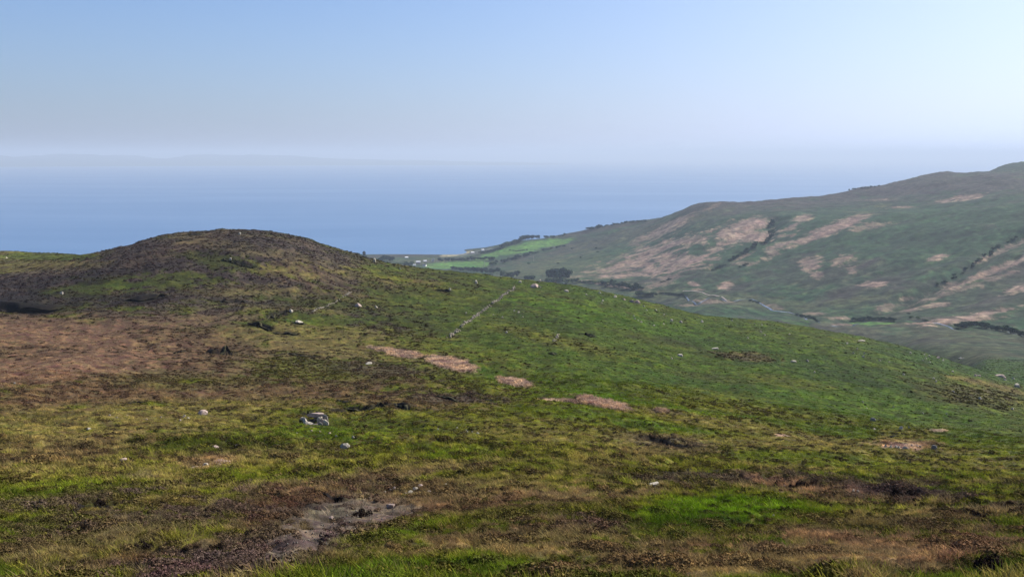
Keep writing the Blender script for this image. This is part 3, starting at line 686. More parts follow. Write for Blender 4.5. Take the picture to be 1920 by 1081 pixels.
# ------------------------------------------------------------------ haze
m_hz, nt_, o_ = new_mat('haze')
pv = N(nt_, 'ShaderNodeVolumePrincipled')
pv.inputs['Color'].default_value = (.64, .755, .93, 1)
pv.inputs['Density'].default_value = 0.74e-4
pv.inputs['Anisotropy'].default_value = .1
nt_.links.new(pv.outputs[0], o_.inputs['Volume'])
zb, zt = -45.0, 520.0
xb, y0b, y1b = SX + 500, -3600, SY + 600
hv = [(sx * xb, yy, zz) for zz in (zb, zt) for yy in (y0b, y1b) for sx in (-1, 1)]
hf = [(0, 2, 3, 1), (4, 5, 7, 6), (0, 1, 5, 4), (2, 6, 7, 3), (0, 4, 6, 2), (1, 3, 7, 5)]
me = mesh_np('haze', hv, hf, m_hz)
link(bpy.data.objects.new('haze', me), kind='stuff', label='thin bluish haze over the valley and the sea')

#@@OBJECTS@@
# ------------------------------------------------------------------ river and track in the valley
m_riv, nt_, o_ = new_mat('river_water')
b = N(nt_, 'ShaderNodeBsdfPrincipled'); b.inputs['Roughness'].default_value = .18
b.inputs['Base Color'].default_value = (.12, .15, .19, 1); b.inputs['IOR'].default_value = 1.33
tc = N(nt_, 'ShaderNodeTexCoord')
f = ramp(nt_, noise_node(nt_, tc.outputs['Object'], .05, 4), .45, .62)
mx = N(nt_, 'ShaderNodeMix', data_type='RGBA'); nt_.links.new(f, mx.inputs[0])
mx.inputs[6].default_value = (.02, .03, .04, 1); mx.inputs[7].default_value = (.15, .17, .19, 1)
nt_.links.new(mx.outputs[2], b.inputs['Base Color']); nt_.links.new(b.outputs[0], o_.inputs['Surface'])

def strip(name, P, width, mat, lift, wfun=None):
    V = []; F = []
    n = len(P)
    for i in range(n):
        a = P[max(0, i - 1)]; c = P[min(n - 1, i + 1)]
        t = (c - a) / (np.linalg.norm(c - a) + 1e-9); nn = np.array([-t[1], t[0]])
        w = width * (wfun(i / n) if wfun else 1) / 2
        pl, pr = P[i] - nn * w, P[i] + nn * w
        zc = gz(*P[i])
        if wfun:                                # water lies level across the stream
            z0 = z1 = zc + lift
        else:
            z0, z1 = gz(*pl) + lift, gz(*pr) + lift
        V += [(pl[0], pl[1], z0), (pr[0], pr[1], z1)]
        if i: F.append((2*i-2, 2*i-1, 2*i+1, 2*i))
    me = mesh_np(name, V, F, mat, True)
    return bpy.data.objects.new(name, me)
RP = densify(RIVER, 12)
link(strip('river', RP, 3.2, m_riv, .8, lambda t: 1 + .35 * math.sin(t * 61) + .25 * math.sin(t * 23)), kind='structure', label='winding stream on the valley floor')
m_track = plain('track_earth', (.26, .22, .19), .95, .2, .3)
TP = densify(world_line([(1280, 550), (1310, 553), (1345, 561), (1362, 564)], **FAR), 12)
link(strip('path', TP, 2.6, m_track, .5), kind='structure', label='pale dirt track beside the stream')

# ------------------------------------------------------------------ blade and clump meshes used by the plant cover
def plant_material(name, rough=.8, trans=.35, attr_type='INSTANCER', var=.35):
    m, nt, o = new_mat(name)
    at_ = N(nt, 'ShaderNodeAttribute', attribute_name='tint'); at_.attribute_type = attr_type
    g = N(nt, 'ShaderNodeNewGeometry')
    f = ramp(nt, g.outputs['Random Per Island'], 0, 1, 1 - var, 1 + var * 1.3)
    c = mul_col(nt, at_.outputs['Color'], f)
    d = N(nt, 'ShaderNodeBsdfDiffuse'); nt.links.new(c, d.inputs['Color'])
    t = N(nt, 'ShaderNodeBsdfTranslucent'); nt.links.new(c, t.inputs['Color'])
    mx = N(nt, 'ShaderNodeMixShader'); mx.inputs[0].default_value = trans
    nt.links.new(d.outputs[0], mx.inputs[1]); nt.links.new(t.outputs[0], mx.inputs[2])
    nt.links.new(mx.outputs[0], o.inputs['Surface'])
    return m
M_grass = plant_material('grass_blades')
M_heath = plant_material('heather_sprigs', trans=.1, var=.5)

R = random.Random(3)
def tuft(nb, h, r, w, seg=2, lean=.6):
    V, F = [], []
    for _ in range(nb):
        a = R.uniform(0, 6.283); rr = r * math.sqrt(R.random()) * .6
        bx, by = rr * math.cos(a), rr * math.sin(a)
        yaw = R.uniform(0, 6.283); ln = lean * (.3 + R.random()); hh = h * R.uniform(.5, 1.15)
        dx, dy = math.cos(yaw), math.sin(yaw); px, py = -dy * w / 2, dx * w / 2
        k = len(V)
        for s in range(seg):
            t = s / seg; off = ln * hh * t * t; ww = 1 - .45 * t
            V.append((bx + dx * off - px * ww, by + dy * off - py * ww, hh * t - .03)); V.append((bx + dx * off + px * ww, by + dy * off + py * ww, hh * t - .03))
        V.append((bx + dx * ln * hh, by + dy * ln * hh, hh * (1 - .15 * ln)))
        for s in range(seg - 1):
            i = k + 2 * s; F += [(i, i + 1, i + 3), (i, i + 3, i + 2)]
        i = k + 2 * (seg - 1); F.append((i, i + 1, i + 2))
    return np.array(V), np.array(F)
def bush(nf, rx, h, fs, seedr=R, nl=5, spr=.5):
    """dome of small leaf faces, lumpy, gaps between"""
    V, F = [], []
    lob = [(seedr.uniform(-spr, spr) * rx, seedr.uniform(-spr, spr) * rx, seedr.uniform(.5, .75) * (1.2 - spr * .6)) for _ in range(nl)]
    for _ in range(nf):
        lx, ly, ls = seedr.choice(lob)
        a = seedr.uniform(0, 6.283); el = math.asin(seedr.random()); q = seedr.uniform(.75, 1.05)
        x = lx + rx * ls * math.cos(el) * math.cos(a) * q; y = ly + rx * ls * math.cos(el) * math.sin(a) * q; z = h * ls * 1.45 * math.sin(el) * q
        k = len(V)
        n = Vector((math.cos(el) * math.cos(a) + seedr.uniform(-.7, .7), math.cos(el) * math.sin(a) + seedr.uniform(-.7, .7), math.sin(el) + seedr.uniform(-.6, .6))).normalized()
        t = n.orthogonal().normalized(); bb = n.cross(t)
        rot = seedr.uniform(0, 6.283); t2 = t * math.cos(rot) + bb * math.sin(rot); b2 = n.cross(t2)
        s = fs * seedr.uniform(.6, 1.3)
        for p in (-t2 * s - b2 * s * .5, t2 * s - b2 * s * .5, b2 * s * 1.1):
            V.append((x + p.x, y + p.y, z + p.z))
        F.append((k, k + 1, k + 2))
    return np.array(V), np.array(F)

def gn_tree():
    ng = bpy.data.node_groups.new('scatter', 'GeometryNodeTree')
    ng.interface.new_socket('Geometry', in_out='INPUT', socket_type='NodeSocketGeometry')
    ng.interface.new_socket('Geometry', in_out='OUTPUT', socket_type='NodeSocketGeometry')
    gi = ng.nodes.new('NodeGroupInput'); go = ng.nodes.new('NodeGroupOutput')
    def na_(name, t):
        n = ng.nodes.new('GeometryNodeInputNamedAttribute'); n.data_type = t; n.inputs['Name'].default_value = name
        return n.outputs['Attribute']
    sp = ng.nodes.new('GeometryNodeSeparateGeometry'); sp.domain = 'POINT'
    ng.links.new(gi.outputs[0], sp.inputs['Geometry']); ng.links.new(na_('proto', 'BOOLEAN'), sp.inputs['Selection'])
    ip = ng.nodes.new('GeometryNodeInstanceOnPoints')
    ng.links.new(sp.outputs['Inverted'], ip.inputs['Points']); ng.links.new(sp.outputs['Selection'], ip.inputs['Instance'])
    er = ng.nodes.new('FunctionNodeEulerToRotation')
    ng.links.new(na_('rot', 'FLOAT_VECTOR'), er.inputs[0]); ng.links.new(er.outputs[0], ip.inputs['Rotation'])
    ng.links.new(na_('scl', 'FLOAT_VECTOR'), ip.inputs['Scale'])
    ng.links.new(ip.outputs[0], go.inputs[0])
    return ng
GN = gn_tree()

def scatter(name, proto, pts, scl, tint, mat, label):
    PV, PF = proto
    n, k = len(pts), len(PV)
    me = mesh_np(name, np.concatenate([PV, pts]), PF, mat)
    a = me.attributes.new('proto', 'BOOLEAN', 'POINT'); a.data.foreach_set('value', np.r_[np.ones(k, bool), np.zeros(n, bool)])
    rot = np.zeros((n + k, 3), np.float32); rot[k:, 2] = NR.rand(n) * 6.283; rot[k:, :2] = NR.normal(0, .12, (n, 2))
    a = me.attributes.new('rot', 'FLOAT_VECTOR', 'POINT'); a.data.foreach_set('vector', rot.ravel())
    sc = np.ones((n + k, 3), np.float32); sc[k:] = scl
    a = me.attributes.new('scl', 'FLOAT_VECTOR', 'POINT'); a.data.foreach_set('vector', sc.ravel())
    tt = np.ones((n + k, 4), np.float32); tt[k:, :3] = tint
    a = me.attributes.new('tint', 'FLOAT_COLOR', 'POINT'); a.data.foreach_set('color', tt.ravel())
    o = bpy.data.objects.new(name, me)
    md = o.modifiers.new('scatter', 'NODES'); md.node_group = GN
    link(o, kind='stuff', label=label)
    return o

NR = np.random.RandomState(5)
def sample(n, d0, d1, half=math.radians(36)):
    a = NR.uniform(-half, half, n)
    d = NR.uniform(d0, d1, n) if d0 < 20 else np.exp(NR.uniform(math.log(d0), math.log(d1), n))
    x, y = np.sin(a) * d, np.cos(a) * d
    return x, y, d
TIERS = [ # n, d0, d1, grass proto args, grass scale, heath scale
 (110000, 5, 30, (16, .14, .15, .011, 3, 1.0), 1.0, .21, 300, .019),
 (110000, 30, 75, (14, .19, .24, .024, 2, 1.0), 1.1, .24, 110, .045),
 (150000, 75, 170, (12, .16, .34, .045, 2, 1.5), 1.0, .26, 60, .07),
 (260000, 170, 660, (8, .12, .55, .10, 2, 2.0), 1.0, .42, 34, .13)]
for n, d0, d1, ga, gs, hs_, hn, hfs in TIERS:
    x, y, d = sample(n, d0, d1)
    z = height(x, y)
    c = cover(x, y, z)
    mx_, mn_ = c.max(1), c.min(1)
    sat = (mx_ - mn_) / mx_; lum = c.mean(1)
    green = c[:, 1] / c[:, 0]
    soil = cover.soil > .5
    peat = lum < .018
    _, bmk = bank_terms(x, y, d)
    keep = (bmk < .6) & ~(soil & (NR.rand(n) < .97)) & ~(peat & (NR.rand(n) < .8))
    heath = keep & (green < 1.08) & (c[:, 0] < .085) & (NR.rand(n) < .55) | (keep & (NR.rand(n) < .012)) | (keep & (d < 75) & (fbm(x / 1.5, y / 1.5, 2, 133) > .30) & (NR.rand(n) < .8))
    grass = keep & ~heath
    tus = .7 + .6 * sstep(-.3, .5, fbm(x / 2.3, y / 2.3, 2, 88))
    br = (c[:, 0] > .22)
    P3 = np.stack([x, y, z], 1)
    for sel, kind_ in ((grass, 'grass'), (heath, 'heather')):
        ids = np.nonzero(sel)[0]
        for part in range(2):
            ii = ids[part::2]
            m_ = len(ii)
            q = NR.uniform(.6, 1.35, m_) * tus[ii] * (.55 + .45 * sstep(10, 24, d[ii])) * (1 if d0 < 20 else (d[ii] / math.sqrt(d0 * d1)) ** .6)
            br_ = NR.uniform(.82, 1.18, m_)[:, None]
            if kind_ == 'grass':
                pr = tuft(*ga)
                s_ = np.stack([q * gs, q * gs, q * gs * np.where(br[ii], .6, 1.0)], 1)
                dry = (NR.rand(m_) < .06)[:, None]
                tn = c[ii] * br_ * (1.62 - .84 * sstep(90, 230, d[ii]))[:, None]
                tn = np.where(dry, tn * .4 + np.array([.17, .135, .07]) * .6, tn)
                scatter('grass', pr, P3[ii], s_, tn, M_grass, 'rough moorland grass covering the near slope')
            else:
                pr = bush(hn, hs_, hs_ * .5, hfs)
                s_ = np.stack([q, q, q], 1)
                tn = c[ii] * br_ * np.array([1.75, 1.6, 1.65]) * (1 - .35 * sstep(90, 230, d[ii]))[:, None]
                odd = ((green[ii] >= 1.02) | (c[ii, 0] > .07))[:, None]
                tn = np.where(odd, tn * .35 + np.array([.026, .019, .012]), tn)
                scatter('heather', pr, P3[ii], s_, tn, M_heath, 'low brown heather growing through the grass')

# ------------------------------------------------------------------ bracken beds
M_brk = plant_material('dead_bracken', trans=.2, var=.3)
for (cu, cv, ru, rv, ang, lab) in [
    (752, 661, 50, 8, -8, 'pinkish dead bracken patch just below the foot of the stone wall, leftmost of the row'),
    (848, 682, 48, 12, -12, 'second pinkish dead bracken patch from the left in the row, the broadest block'),
    (965, 716, 34, 7, -10, 'small pinkish dead bracken patch in the middle of the row'),
    (1130, 755, 56, 8, -13, 'long ragged pinkish dead bracken patch at the lower right of the row'),
    (1240, 771, 14, 4, -6, 'tiny pinkish dead bracken patch at the far right end of the row')]:
    ctr, dc = at(cu, cv)
    span = ru * 1.5 * dc / FPX
    n = int(min(9000, 260 * ru))
    x = ctr.x + NR.uniform(-span, span, n); y = ctr.y + NR.uniform(-span * 2.6, span * 2.6, n)
    z = height(x, y); c = cover(x, y, z)
    k = c[:, 0] > .2
    x, y, z, c = x[k], y[k], z[k], c[k]
    q = NR.uniform(.6, 1.3, len(x))
    scatter('bracken_patch', tuft(8, .38, .3, .07, 2, .9), np.stack([x, y, z], 1), np.stack([q, q, q], 1), c * NR.uniform(.75, 1.25, len(x))[:, None], M_brk, lab)

# ------------------------------------------------------------------ rocks
def rock_mat(name, col):
    m, nt, o = new_mat(name)
    tc = N(nt, 'ShaderNodeTexCoord'); v = tc.outputs['Object']
    mx = N(nt, 'ShaderNodeMix', data_type='RGBA')
    nt.links.new(ramp(nt, noise_node(nt, v, 3.0, 8, .7), .42, .62), mx.inputs[0])
    mx.inputs[6].default_value = (*col, 1); mx.inputs[7].default_value = (col[0] * .55, col[1] * .55, col[2] * .5, 1)
    mx2 = N(nt, 'ShaderNodeMix', data_type='RGBA')
    nt.links.new(ramp(nt, noise_node(nt, v, 1.3, 4, .6), .60, .66), mx2.inputs[0])
    nt.links.new(mx.outputs[2], mx2.inputs[6]); mx2.inputs[7].default_value = (.10, .095, .05, 1)
    b = N(nt, 'ShaderNodeBsdfPrincipled'); b.inputs['Roughness'].default_value = .9; b.inputs['Specular IOR Level'].default_value = .2
    nt.links.new(mx2.outputs[2], b.inputs['Base Color'])
    bp = N(nt, 'ShaderNodeBump'); bp.inputs['Distance'].default_value = .06; bp.inputs['Strength'].default_value = .8
    nt.links.new(noise_node(nt, v, 6, 8, .7), bp.inputs['Height']); nt.links.new(bp.outputs[0], b.inputs['Normal'])
    nt.links.new(b.outputs[0], o.inputs['Surface'])
    return m
M_white = rock_mat('pale_granite', (.46, .41, .34))
M_pink = rock_mat('pinkish_granite', (.42, .32, .28))
M_grey = rock_mat('grey_granite', (.27, .25, .23))
M_dark = rock_mat('wet_dark_rock', (.02, .018, .018))  # near black, stands for the shaded hollow under the outcrop slabs
import bmesh
def rock_mesh(seed, mat, blocky=.5, sub=2):
    r = random.Random(seed)
    bm = bmesh.new(); bmesh.ops.create_icosphere(bm, subdivisions=sub, radius=1)
    planes = []
    for _ in range(9):
        n = Vector((r.uniform(-1, 1), r.uniform(-1, 1), r.uniform(-.5, 1))).normalized(); planes.append((n, r.uniform(.5, .85)))
    if blocky > .7:
        for n in ((1, 0, 0), (-1, 0, 0), (0, 1, 0), (0, -1, 0), (0, 0, 1)):
            planes.append((Vector((n[0] + r.uniform(-.15, .15), n[1] + r.uniform(-.15, .15), n[2] + r.uniform(-.12, .12))).normalized(), .62))
    for v in bm.verts:
        for n, dd in planes:
            k = v.co.dot(n)
            if k > dd: v.co -= n * (k - dd)
        v.co += Vector((r.uniform(-1, 1), r.uniform(-1, 1), r.uniform(-1, 1))) * .025
        v.co.z = max(v.co.z, -.55)
    me = bpy.data.meshes.new('rock'); bm.to_mesh(me); bm.free()
    me.materials.append(mat)
    mz = max(v.co.z for v in me.vertices); mxx = max(abs(v.co.x) for v in me.vertices)
    for v in me.vertices:
        v.co.x /= mxx; v.co.z = (v.co.z + .0) / mz if v.co.z > 0 else v.co.z
    return me
ROCKS = {k: [rock_mesh(i * 7 + s, m, bl) for i in range(4)] for s, (k, m, bl) in enumerate((('w', M_white, .4), ('p', M_pink, .5), ('g', M_grey, .5), ('wb', M_white, .9), ('pb', M_pink, .9), ('d', M_dark, .6)))}
def rock(u, v, wpx, hpx, kind_, label, group=None, yaw=None, name='boulder', depth=.9):
    p, d = at(u, v + hpx * .35)
    me = R.choice(ROCKS[kind_])
    o = bpy.data.objects.new(name, me)
    sx = wpx * d / FPX / 2 * (1.1 if wpx > 8 else .95); sz = hpx * d / FPX * .75
    o.location = (p.x, p.y, p.z + .02)
    o.scale = (sx, max(sx * depth, sz * .8), sz)
    o.rotation_euler = (R.uniform(-.1, .1), R.uniform(-.15, .15), yaw if yaw is not None else R.uniform(-.35, .35))
    link(o, label=label, category='rock' if name != 'boulder' else 'boulder')
    if group: o['group'] = group
    return o
for a in [
 (647, 835, 18, 14, 'wb', 'square pale boulder with a dark underside below the split outcrop'),
 (662, 819, 7, 5, 'w', 'small white stone just above and right of the square pale boulder'),
 (698, 826, 4, 3, 'w', 'tiny white stone on dark grass right of the square pale boulder'),
 (378, 772, 20, 10, 'p', 'low pinkish boulder on yellow grass left of the split outcrop'),
 (352, 783, 8, 5, 'w', 'flat pale stone just below and left of the low pinkish boulder on yellow grass'),
 (545, 582, 10, 8, 'w', 'bright pale boulder beside the small black peat pit under the knoll'),
 (672, 572, 12, 10, 'p', 'pinkish round boulder on purple heather, larger of two above the bracken'),
 (705, 575, 7, 6, 'w', 'small pale boulder on purple heather right of the larger pinkish round one'),
 (691, 680, 13, 5, 'w', 'thin white notched stone on heather left of the bracken patches'),
 (1002, 535, 16, 9, 'p', 'largest pinkish grey boulder on the brow just right of the wall top'),
 (1012, 537, 5, 4, 'w', 'small pale stone touching the right side of the largest brow boulder'),
 (1062, 545, 9, 5, 'w', 'pale flat boulder on dark grass below the big dark tree clump'),
 (1012, 526, 5, 6, 'w', 'upright pale stone on the skyline above the largest brow boulder'),
 (975, 528, 7, 5, 'w', 'pale stone at the very top end of the stone wall'),
 (893, 528, 5, 8, 'w', 'white round stone standing on dark brow between knoll and wall'),
 (843, 542, 6, 5, 'w', 'single white stone on brown heath above the peat slit'),
 (703, 487, 5, 8, 'w', 'upright white stone on the right shoulder of the dark knoll'),
 (750, 503, 4, 4, 'w', 'small yellowish stone on green turf right of the knoll shoulder'),
 (450, 438, 5, 5, 'w', 'small white stone near the very top of the dark knoll'),
 (433, 489, 5, 4, 'w', 'pale stone beside the dark slit midway up the knoll'),
 (116, 552, 6, 5, 'w', 'lone white stone on the dark lower left flank of the knoll'),
 (12, 483, 5, 3, 'w', 'lone white stone on the yellow green ridge at the left edge'),
 (27, 718, 5, 4, 'w', 'small white stone on brown grass near the left edge'),
 (1225, 907, 24, 7, 'wb', 'long pale tilted slab above the bright green grass hollow'),
 (1637, 786, 10, 9, 'g', 'grey white topped boulder on green slope above the bracken ring'),
 (1689, 801, 8, 6, 'w', 'left one of two pale stones above the bracken ring on the right'),
 (1704, 801, 4, 7, 'w', 'narrow upright pale stone right of its twin above the bracken ring'),
 (1752, 838, 10, 9, 'g', 'dark grey boulder at the right end of the bracken ring'),
 (1639, 804, 6, 3, 'w', 'small pale stone beside a dark hollow left of the bracken ring'),
 (1786, 734, 7, 4, 'w', 'bright white stone below the pale yellow grass streak at right'),
 (1837, 746, 6, 5, 'w', 'bright white oval stone on dark green slope near the right edge'),
 (1898, 766, 6, 5, 'w', 'pale stone on yellowish grass close to the right edge'),
 (1906, 722, 9, 8, 'w', 'white boulder with a dark side at the end of the yellow streak'),
 (1876, 704, 15, 5, 'pb', 'broad flat pinkish boulder above the yellow grass streak at right'),
 (1828, 703, 7, 4, 'p', 'left of two touching pinkish stones left of the broad flat boulder'),
 (1836, 704, 7, 3, 'pb', 'right of two touching pinkish stones left of the broad flat boulder'),
 (1899, 709, 7, 4, 'w', 'pale stone between the broad flat boulder and the right edge'),
 (1884, 711, 5, 4, 'w', 'small pale round stone just below the broad flat boulder'),
 (1759, 670, 8, 4, 'p', 'pinkish pale stone where the green slope meets the grey valley floor'),
 (1801, 671, 9, 4, 'w', 'pale stone on the valley side right of the pinkish one'),
 (1786, 697, 5, 3, 'w', 'white stone just above the left tip of the yellow grass streak'),
 (1694, 701, 6, 4, 'w', 'white stone in the middle of the dark green right slope'),
 (1618, 669, 7, 4, 'w', 'white stone upper middle of the dark green right slope under skyline'),
 (1488, 677, 10, 4, 'w', 'pale elongated stone next to a small dark hollow on green slope'),
 (1514, 676, 6, 5, 'g', 'small dark stone right of the pale elongated one on green slope'),
 (1341, 653, 13, 4, 'wb', 'long white flat stone high on the green slope'),
 (1275, 666, 10, 5, 'w', 'white stone in front of brown grass on the upper green slope'),
 (1259, 672, 5, 4, 'w', 'small white stone left of and below the white one by brown grass'),
 (1276, 603, 8, 6, 'g', 'dark round boulder among white stones near the skyline'),
 (1259, 600, 6, 5, 'w', 'white stone left of the dark round boulder near the skyline'),
 (1316, 602, 6, 6, 'w', 'white stone right of the dark round boulder near the skyline'),
 (1372, 600, 5, 4, 'w', 'white stone on the skyline in the middle of the right slope'),
 (1614, 638, 14, 3, 'w', 'pale stone streak just beyond the green skyline at right'),
 (1170, 561, 7, 4, 'p', 'left stone of the broken pink rocks on the green skyline'),
 (1184, 565, 9, 5, 'pb', 'middle stone of the broken pink rocks on the green skyline'),
 (1196, 566, 12, 7, 'p', 'right and tallest stone of the broken pink rocks on the skyline'),
 (1153, 556, 8, 5, 'w', 'pointed pale rock on the skyline left of the broken pink rocks'),
 (1124, 548, 6, 4, 'w', 'pale round stone on the skyline below the riverside scrub'),
 (1058, 531, 7, 3, 'w', 'thin white stone on the skyline under the dark tree clump'),
 (1207, 573, 5, 4, 'w', 'small pale stone on the skyline right of the broken pink rocks'),
 (621, 972, 9, 5, 'p', 'small pinkish white stone lying on the grey gravel patch'),
 (733, 947, 16, 6, 'pb', 'flat pale stone on the upper right rim of the gravel patch'),
 (1450, 968, 6, 5, 'w', 'small yellowish white stone in the bright green grass hollow'),
 (560, 604, 16, 4, 'w', 'low white stone lip in front of the small black peat pit'),
 (230, 862, 14, 4, 'p', 'thin pinkish stone on olive grass left of the pale bedrock'),
 (244, 858, 7, 4, 'w', 'small white stone at right end of the thin pinkish stone'),
 (403, 839, 14, 5, 'p', 'flat pinkish stone on dark grass above the pale bedrock'),
 (446, 834, 14, 4, 'p', 'flat pinkish stone right of another one above the pale bedrock'),
 (167, 805, 9, 4, 'w', 'grey white stone alone on the olive grass at left'),
 (1914, 926, 8, 6, 'w', 'white stone among dark heather at the right edge'),
 (895, 812, 8, 3, 'w', 'pale stone at the right end of the small cluster mid slope'),
]:
    rock(*a[:5], a[5])
def rocks_group(pts, kind_, label, group, w=(3, 5.5), h=(2.2, 4), name='stone'):
    for (u, v) in pts:
        rock(u, v, R.uniform(*w), R.uniform(*h), R.choice(kind_), label, group, name=name)
rocks_group([(857, 802), (873, 806), (876, 810), (885, 809), (821, 805)], ['w'], 'small white stone in the loose cluster right of the square boulder', 'small white stones mid slope')
rocks_group([(925, 590), (942, 594), (972, 585), (980, 594), (964, 582), (874, 587), (950, 623)], ['w'], 'small white stone on dark heath right of the stone wall', 'white stones right of the wall')
rocks_group([(575, 797), (586, 801), (600, 810), (584, 808), (618, 812), (556, 812), (630, 818)], ['p', 'w'], 'pale stone scattered on the grass at the foot of the split outcrop', 'stones below the split outcrop', (5, 10), (3, 5))
rocks_group([(1099, 552), (1190, 597), (1196, 600), (1202, 604), (1128, 568), (1226, 610), (1245, 590), (1244, 607), (1130, 563), (1212, 581), (1230, 580), (1188, 592)], ['w'], 'small white stone on the upper green slope under the skyline', 'white stones high on the green slope')
rocks_group([(1402, 633), (1428, 623), (1426, 621), (1480, 626), (1480, 644), (1434, 628), (1415, 606), (1428, 608), (1588, 644), (1600, 661), (1620, 662), (1649, 675), (1667, 679), (1607, 654), (1707, 661), (1733, 664), (1735, 671), (1743, 679), (1730, 675), (1742, 667)], ['w'], 'small white stone on the dark green slope just below the right skyline', 'white stones below the right skyline')
rocks_group([(1527, 697), (1625, 765), (1675, 762), (1618, 753), (1750, 709), (1755, 714), (1768, 675), (1775, 775), (1730, 774), (1806, 672)], ['w'], 'tiny white stone on the lower right green slope', 'tiny stones lower right slope', (3, 4.5))
rocks_group([(205, 778), (238, 779), (302, 782), (275, 786), (338, 787), (345, 782), (346, 779), (220, 783)], ['w', 'p'], 'tiny pale stone on yellow grass left of the low pinkish boulder', 'tiny stones on the yellow grass', (3.5, 6))
gs = []
for _ in range(70):
    t = NR.rand(); gs.append((520 + 190 * t + NR.normal(0, 14), 1025 - 65 * t + NR.normal(0, 14)))
rocks_group(gs, ['g', 'p', 'w', 'g'], 'little loose stone on the grey gravel patch', 'loose stones on the gravel', (2, 4.5), (1.5, 3))
rocks_group([(1433, 906), (1440, 911), (1452, 920), (1465, 915), (1478, 915), (1508, 916), (1526, 917), (1456, 924), (1470, 912), (1608, 921), (1600, 919), (1552, 919)], ['p', 'w'], 'small pale stone among the dark heather clumps at right', 'stones among the right heather clumps', (4, 8), (2.5, 4.5))
rocks_group([(1660 + i * 8 + (i * 37 % 5), 835 + (i * 13 % 6)) for i in range(9)], ['p', 'w', 'g'], 'small pinkish stone in the ring of dead bracken at right', 'stones in the bracken ring', (4, 8), (4, 7))
rocks_group([(712 + i * 9.5, 908 + (i * 17 % 22)) for i in range(16)], ['p', 'w'], 'broken pale stone in the eroded bank above the gravel patch', 'stones in the eroded bank', (6, 13), (4, 7))

# split outcrop: a mound of stones, several parts
def outcrop(u, v, name, label, stones):
    p, d = at(u, v)
    e = bpy.data.objects.new(name, None); e.location = p
    link(e, label=label, category='outcrop')
    k = d / FPX
    for (du, dy, w, h, dep, kind_, yaw, tx, lift) in stones:
        o = bpy.data.objects.new('stone', R.choice(ROCKS[kind_]))
        x, y = p.x + du * k, p.y + dy * k
        o.location = (x - p.x, y - p.y, gz(x, y) - p.z + lift * k)
        o.scale = (w * k / 2, dep * k / 2, h * k)
        o.rotation_euler = (tx, 0, yaw)
        link(o, parent=e)
outcrop(592, 797, 'rock_outcrop', 'dark split boulder outcrop with overhanging slabs on grassy mound', [
    (-8, 34, 40, 5, 20, 'pb', .05, .05, 10), (-12, 22, 30, 11, 10, 'd', 0, 0, -2), (-14, 6, 24, 6, 16, 'wb', -.1, .2, -1),  # near-black block paints the hollow's shade beneath the top slab
    (6, 10, 12, 15, 14, 'wb', .3, .1, -2), (12, 6, 14, 13, 12, 'pb', -.3, 0, -2), (16, 14, 12, 14, 14, 'g', .5, 0, 0), (19, 4, 9, 11, 18, 'wb', 1.2, 0, -1),
    (2, -6, 12, 6, 10, 'pb', .2, 0, -1), (-26, 24, 12, 7, 14, 'w', .2, 0, 0), (10, -4, 9, 7, 9, 'g', .7, 0, 0), (-30, 30, 16, 4, 10, 'wb', -.3, 0, 3)])
outcrop(398, 872, 'rock_outcrop', 'pale pinkish bedrock patch breaking through the grass', [
    (-4, 14, 44, 3.5, 26, 'pb', .05, 0, 0), (-12, 2, 12, 9, 12, 'wb', .1, 0, 0), (14, 24, 40, 3, 24, 'p', -.1, 0, 0), (32, 10, 26, 3, 20, 'pb', -.1, 0, 0),
    (-34, 4, 26, 4, 22, 'p', .2, 0, 0), (8, -6, 22, 3.5, 18, 'p', 0, 0, 0), (24, -10, 20, 3, 18, 'p', .4, 0, 0), (-48, -18, 22, 3, 18, 'p', .3, 0, 0), (40, -14, 16, 3, 14, 'pb', .1, 0, 0), (6, 34, 20, 4, 12, 'wb', 0, 0, 0)])

# ------------------------------------------------------------------ ruined stone walls
def wall(pts, label, width, h, gap=.12, mat=M_white):
    P = [at(u, v)[0] for u, v in pts]
    P = densify(np.array([(p.x, p.y) for p in P]), .8)
    V, F = [], []
    base = [rock_mesh(900 + i, mat, .9, 1) for i in range(3)]
    bv = [(np.array([v.co[:] for v in m.vertices]), np.array([p.vertices[:] for p in m.polygons])) for m in base]
    for i in range(len(P) - 1):
        if perlin(i * .13, 3.1, 4) > .5 - gap * 2 and R.random() < .7: continue
        for s in range(3):
            q = P[i] + (P[i+1] - P[i]) * R.random() + np.array([R.uniform(-1, 1), R.uniform(-1, 1)]) * width * R.choice((.3, .5, .5, .9))
            if R.random() < .45: continue
            vv, ff = R.choice(bv)
            sx = R.uniform(.2, .42); a = R.uniform(0, 6.28)
            z0 = gz(*q) + (h * R.uniform(0, .6) if s else 0)
            X = vv[:, 0] * math.cos(a) - vv[:, 1] * math.sin(a); Y = vv[:, 0] * math.sin(a) + vv[:, 1] * math.cos(a)
            F.append(ff + sum(len(t) for t in V)); V.append(np.stack([q[0] + X * sx, q[1] + Y * sx, z0 + vv[:, 2] * h * .6], 1))
    me = mesh_np('stone_wall', np.concatenate(V), np.concatenate(F), mat)
    link(bpy.data.objects.new('stone_wall', me), label=label, category='wall')
M_wall = rock_mat('wall_stone', (.30, .26, .20))
wall([(842, 635), (856, 622), (870, 607), (884, 600), (898, 588), (911, 580), (922, 572), (935, 563), (950, 551), (962, 543), (966, 537)], 'long tumbled pale stone wall climbing diagonally to the brow', .9, .7, mat=M_wall)
wall([(582, 587), (600, 578), (618, 570), (640, 560), (652, 551), (664, 547)], 'fainter tumbled stone wall rising to the right below the knoll', .5, .45, .2, mat=M_wall)
wall([(1038, 641), (1044, 632), (1052, 624)], 'short broken stretch of stone wall on the green slope', .7, .6, .25, mat=M_wall)

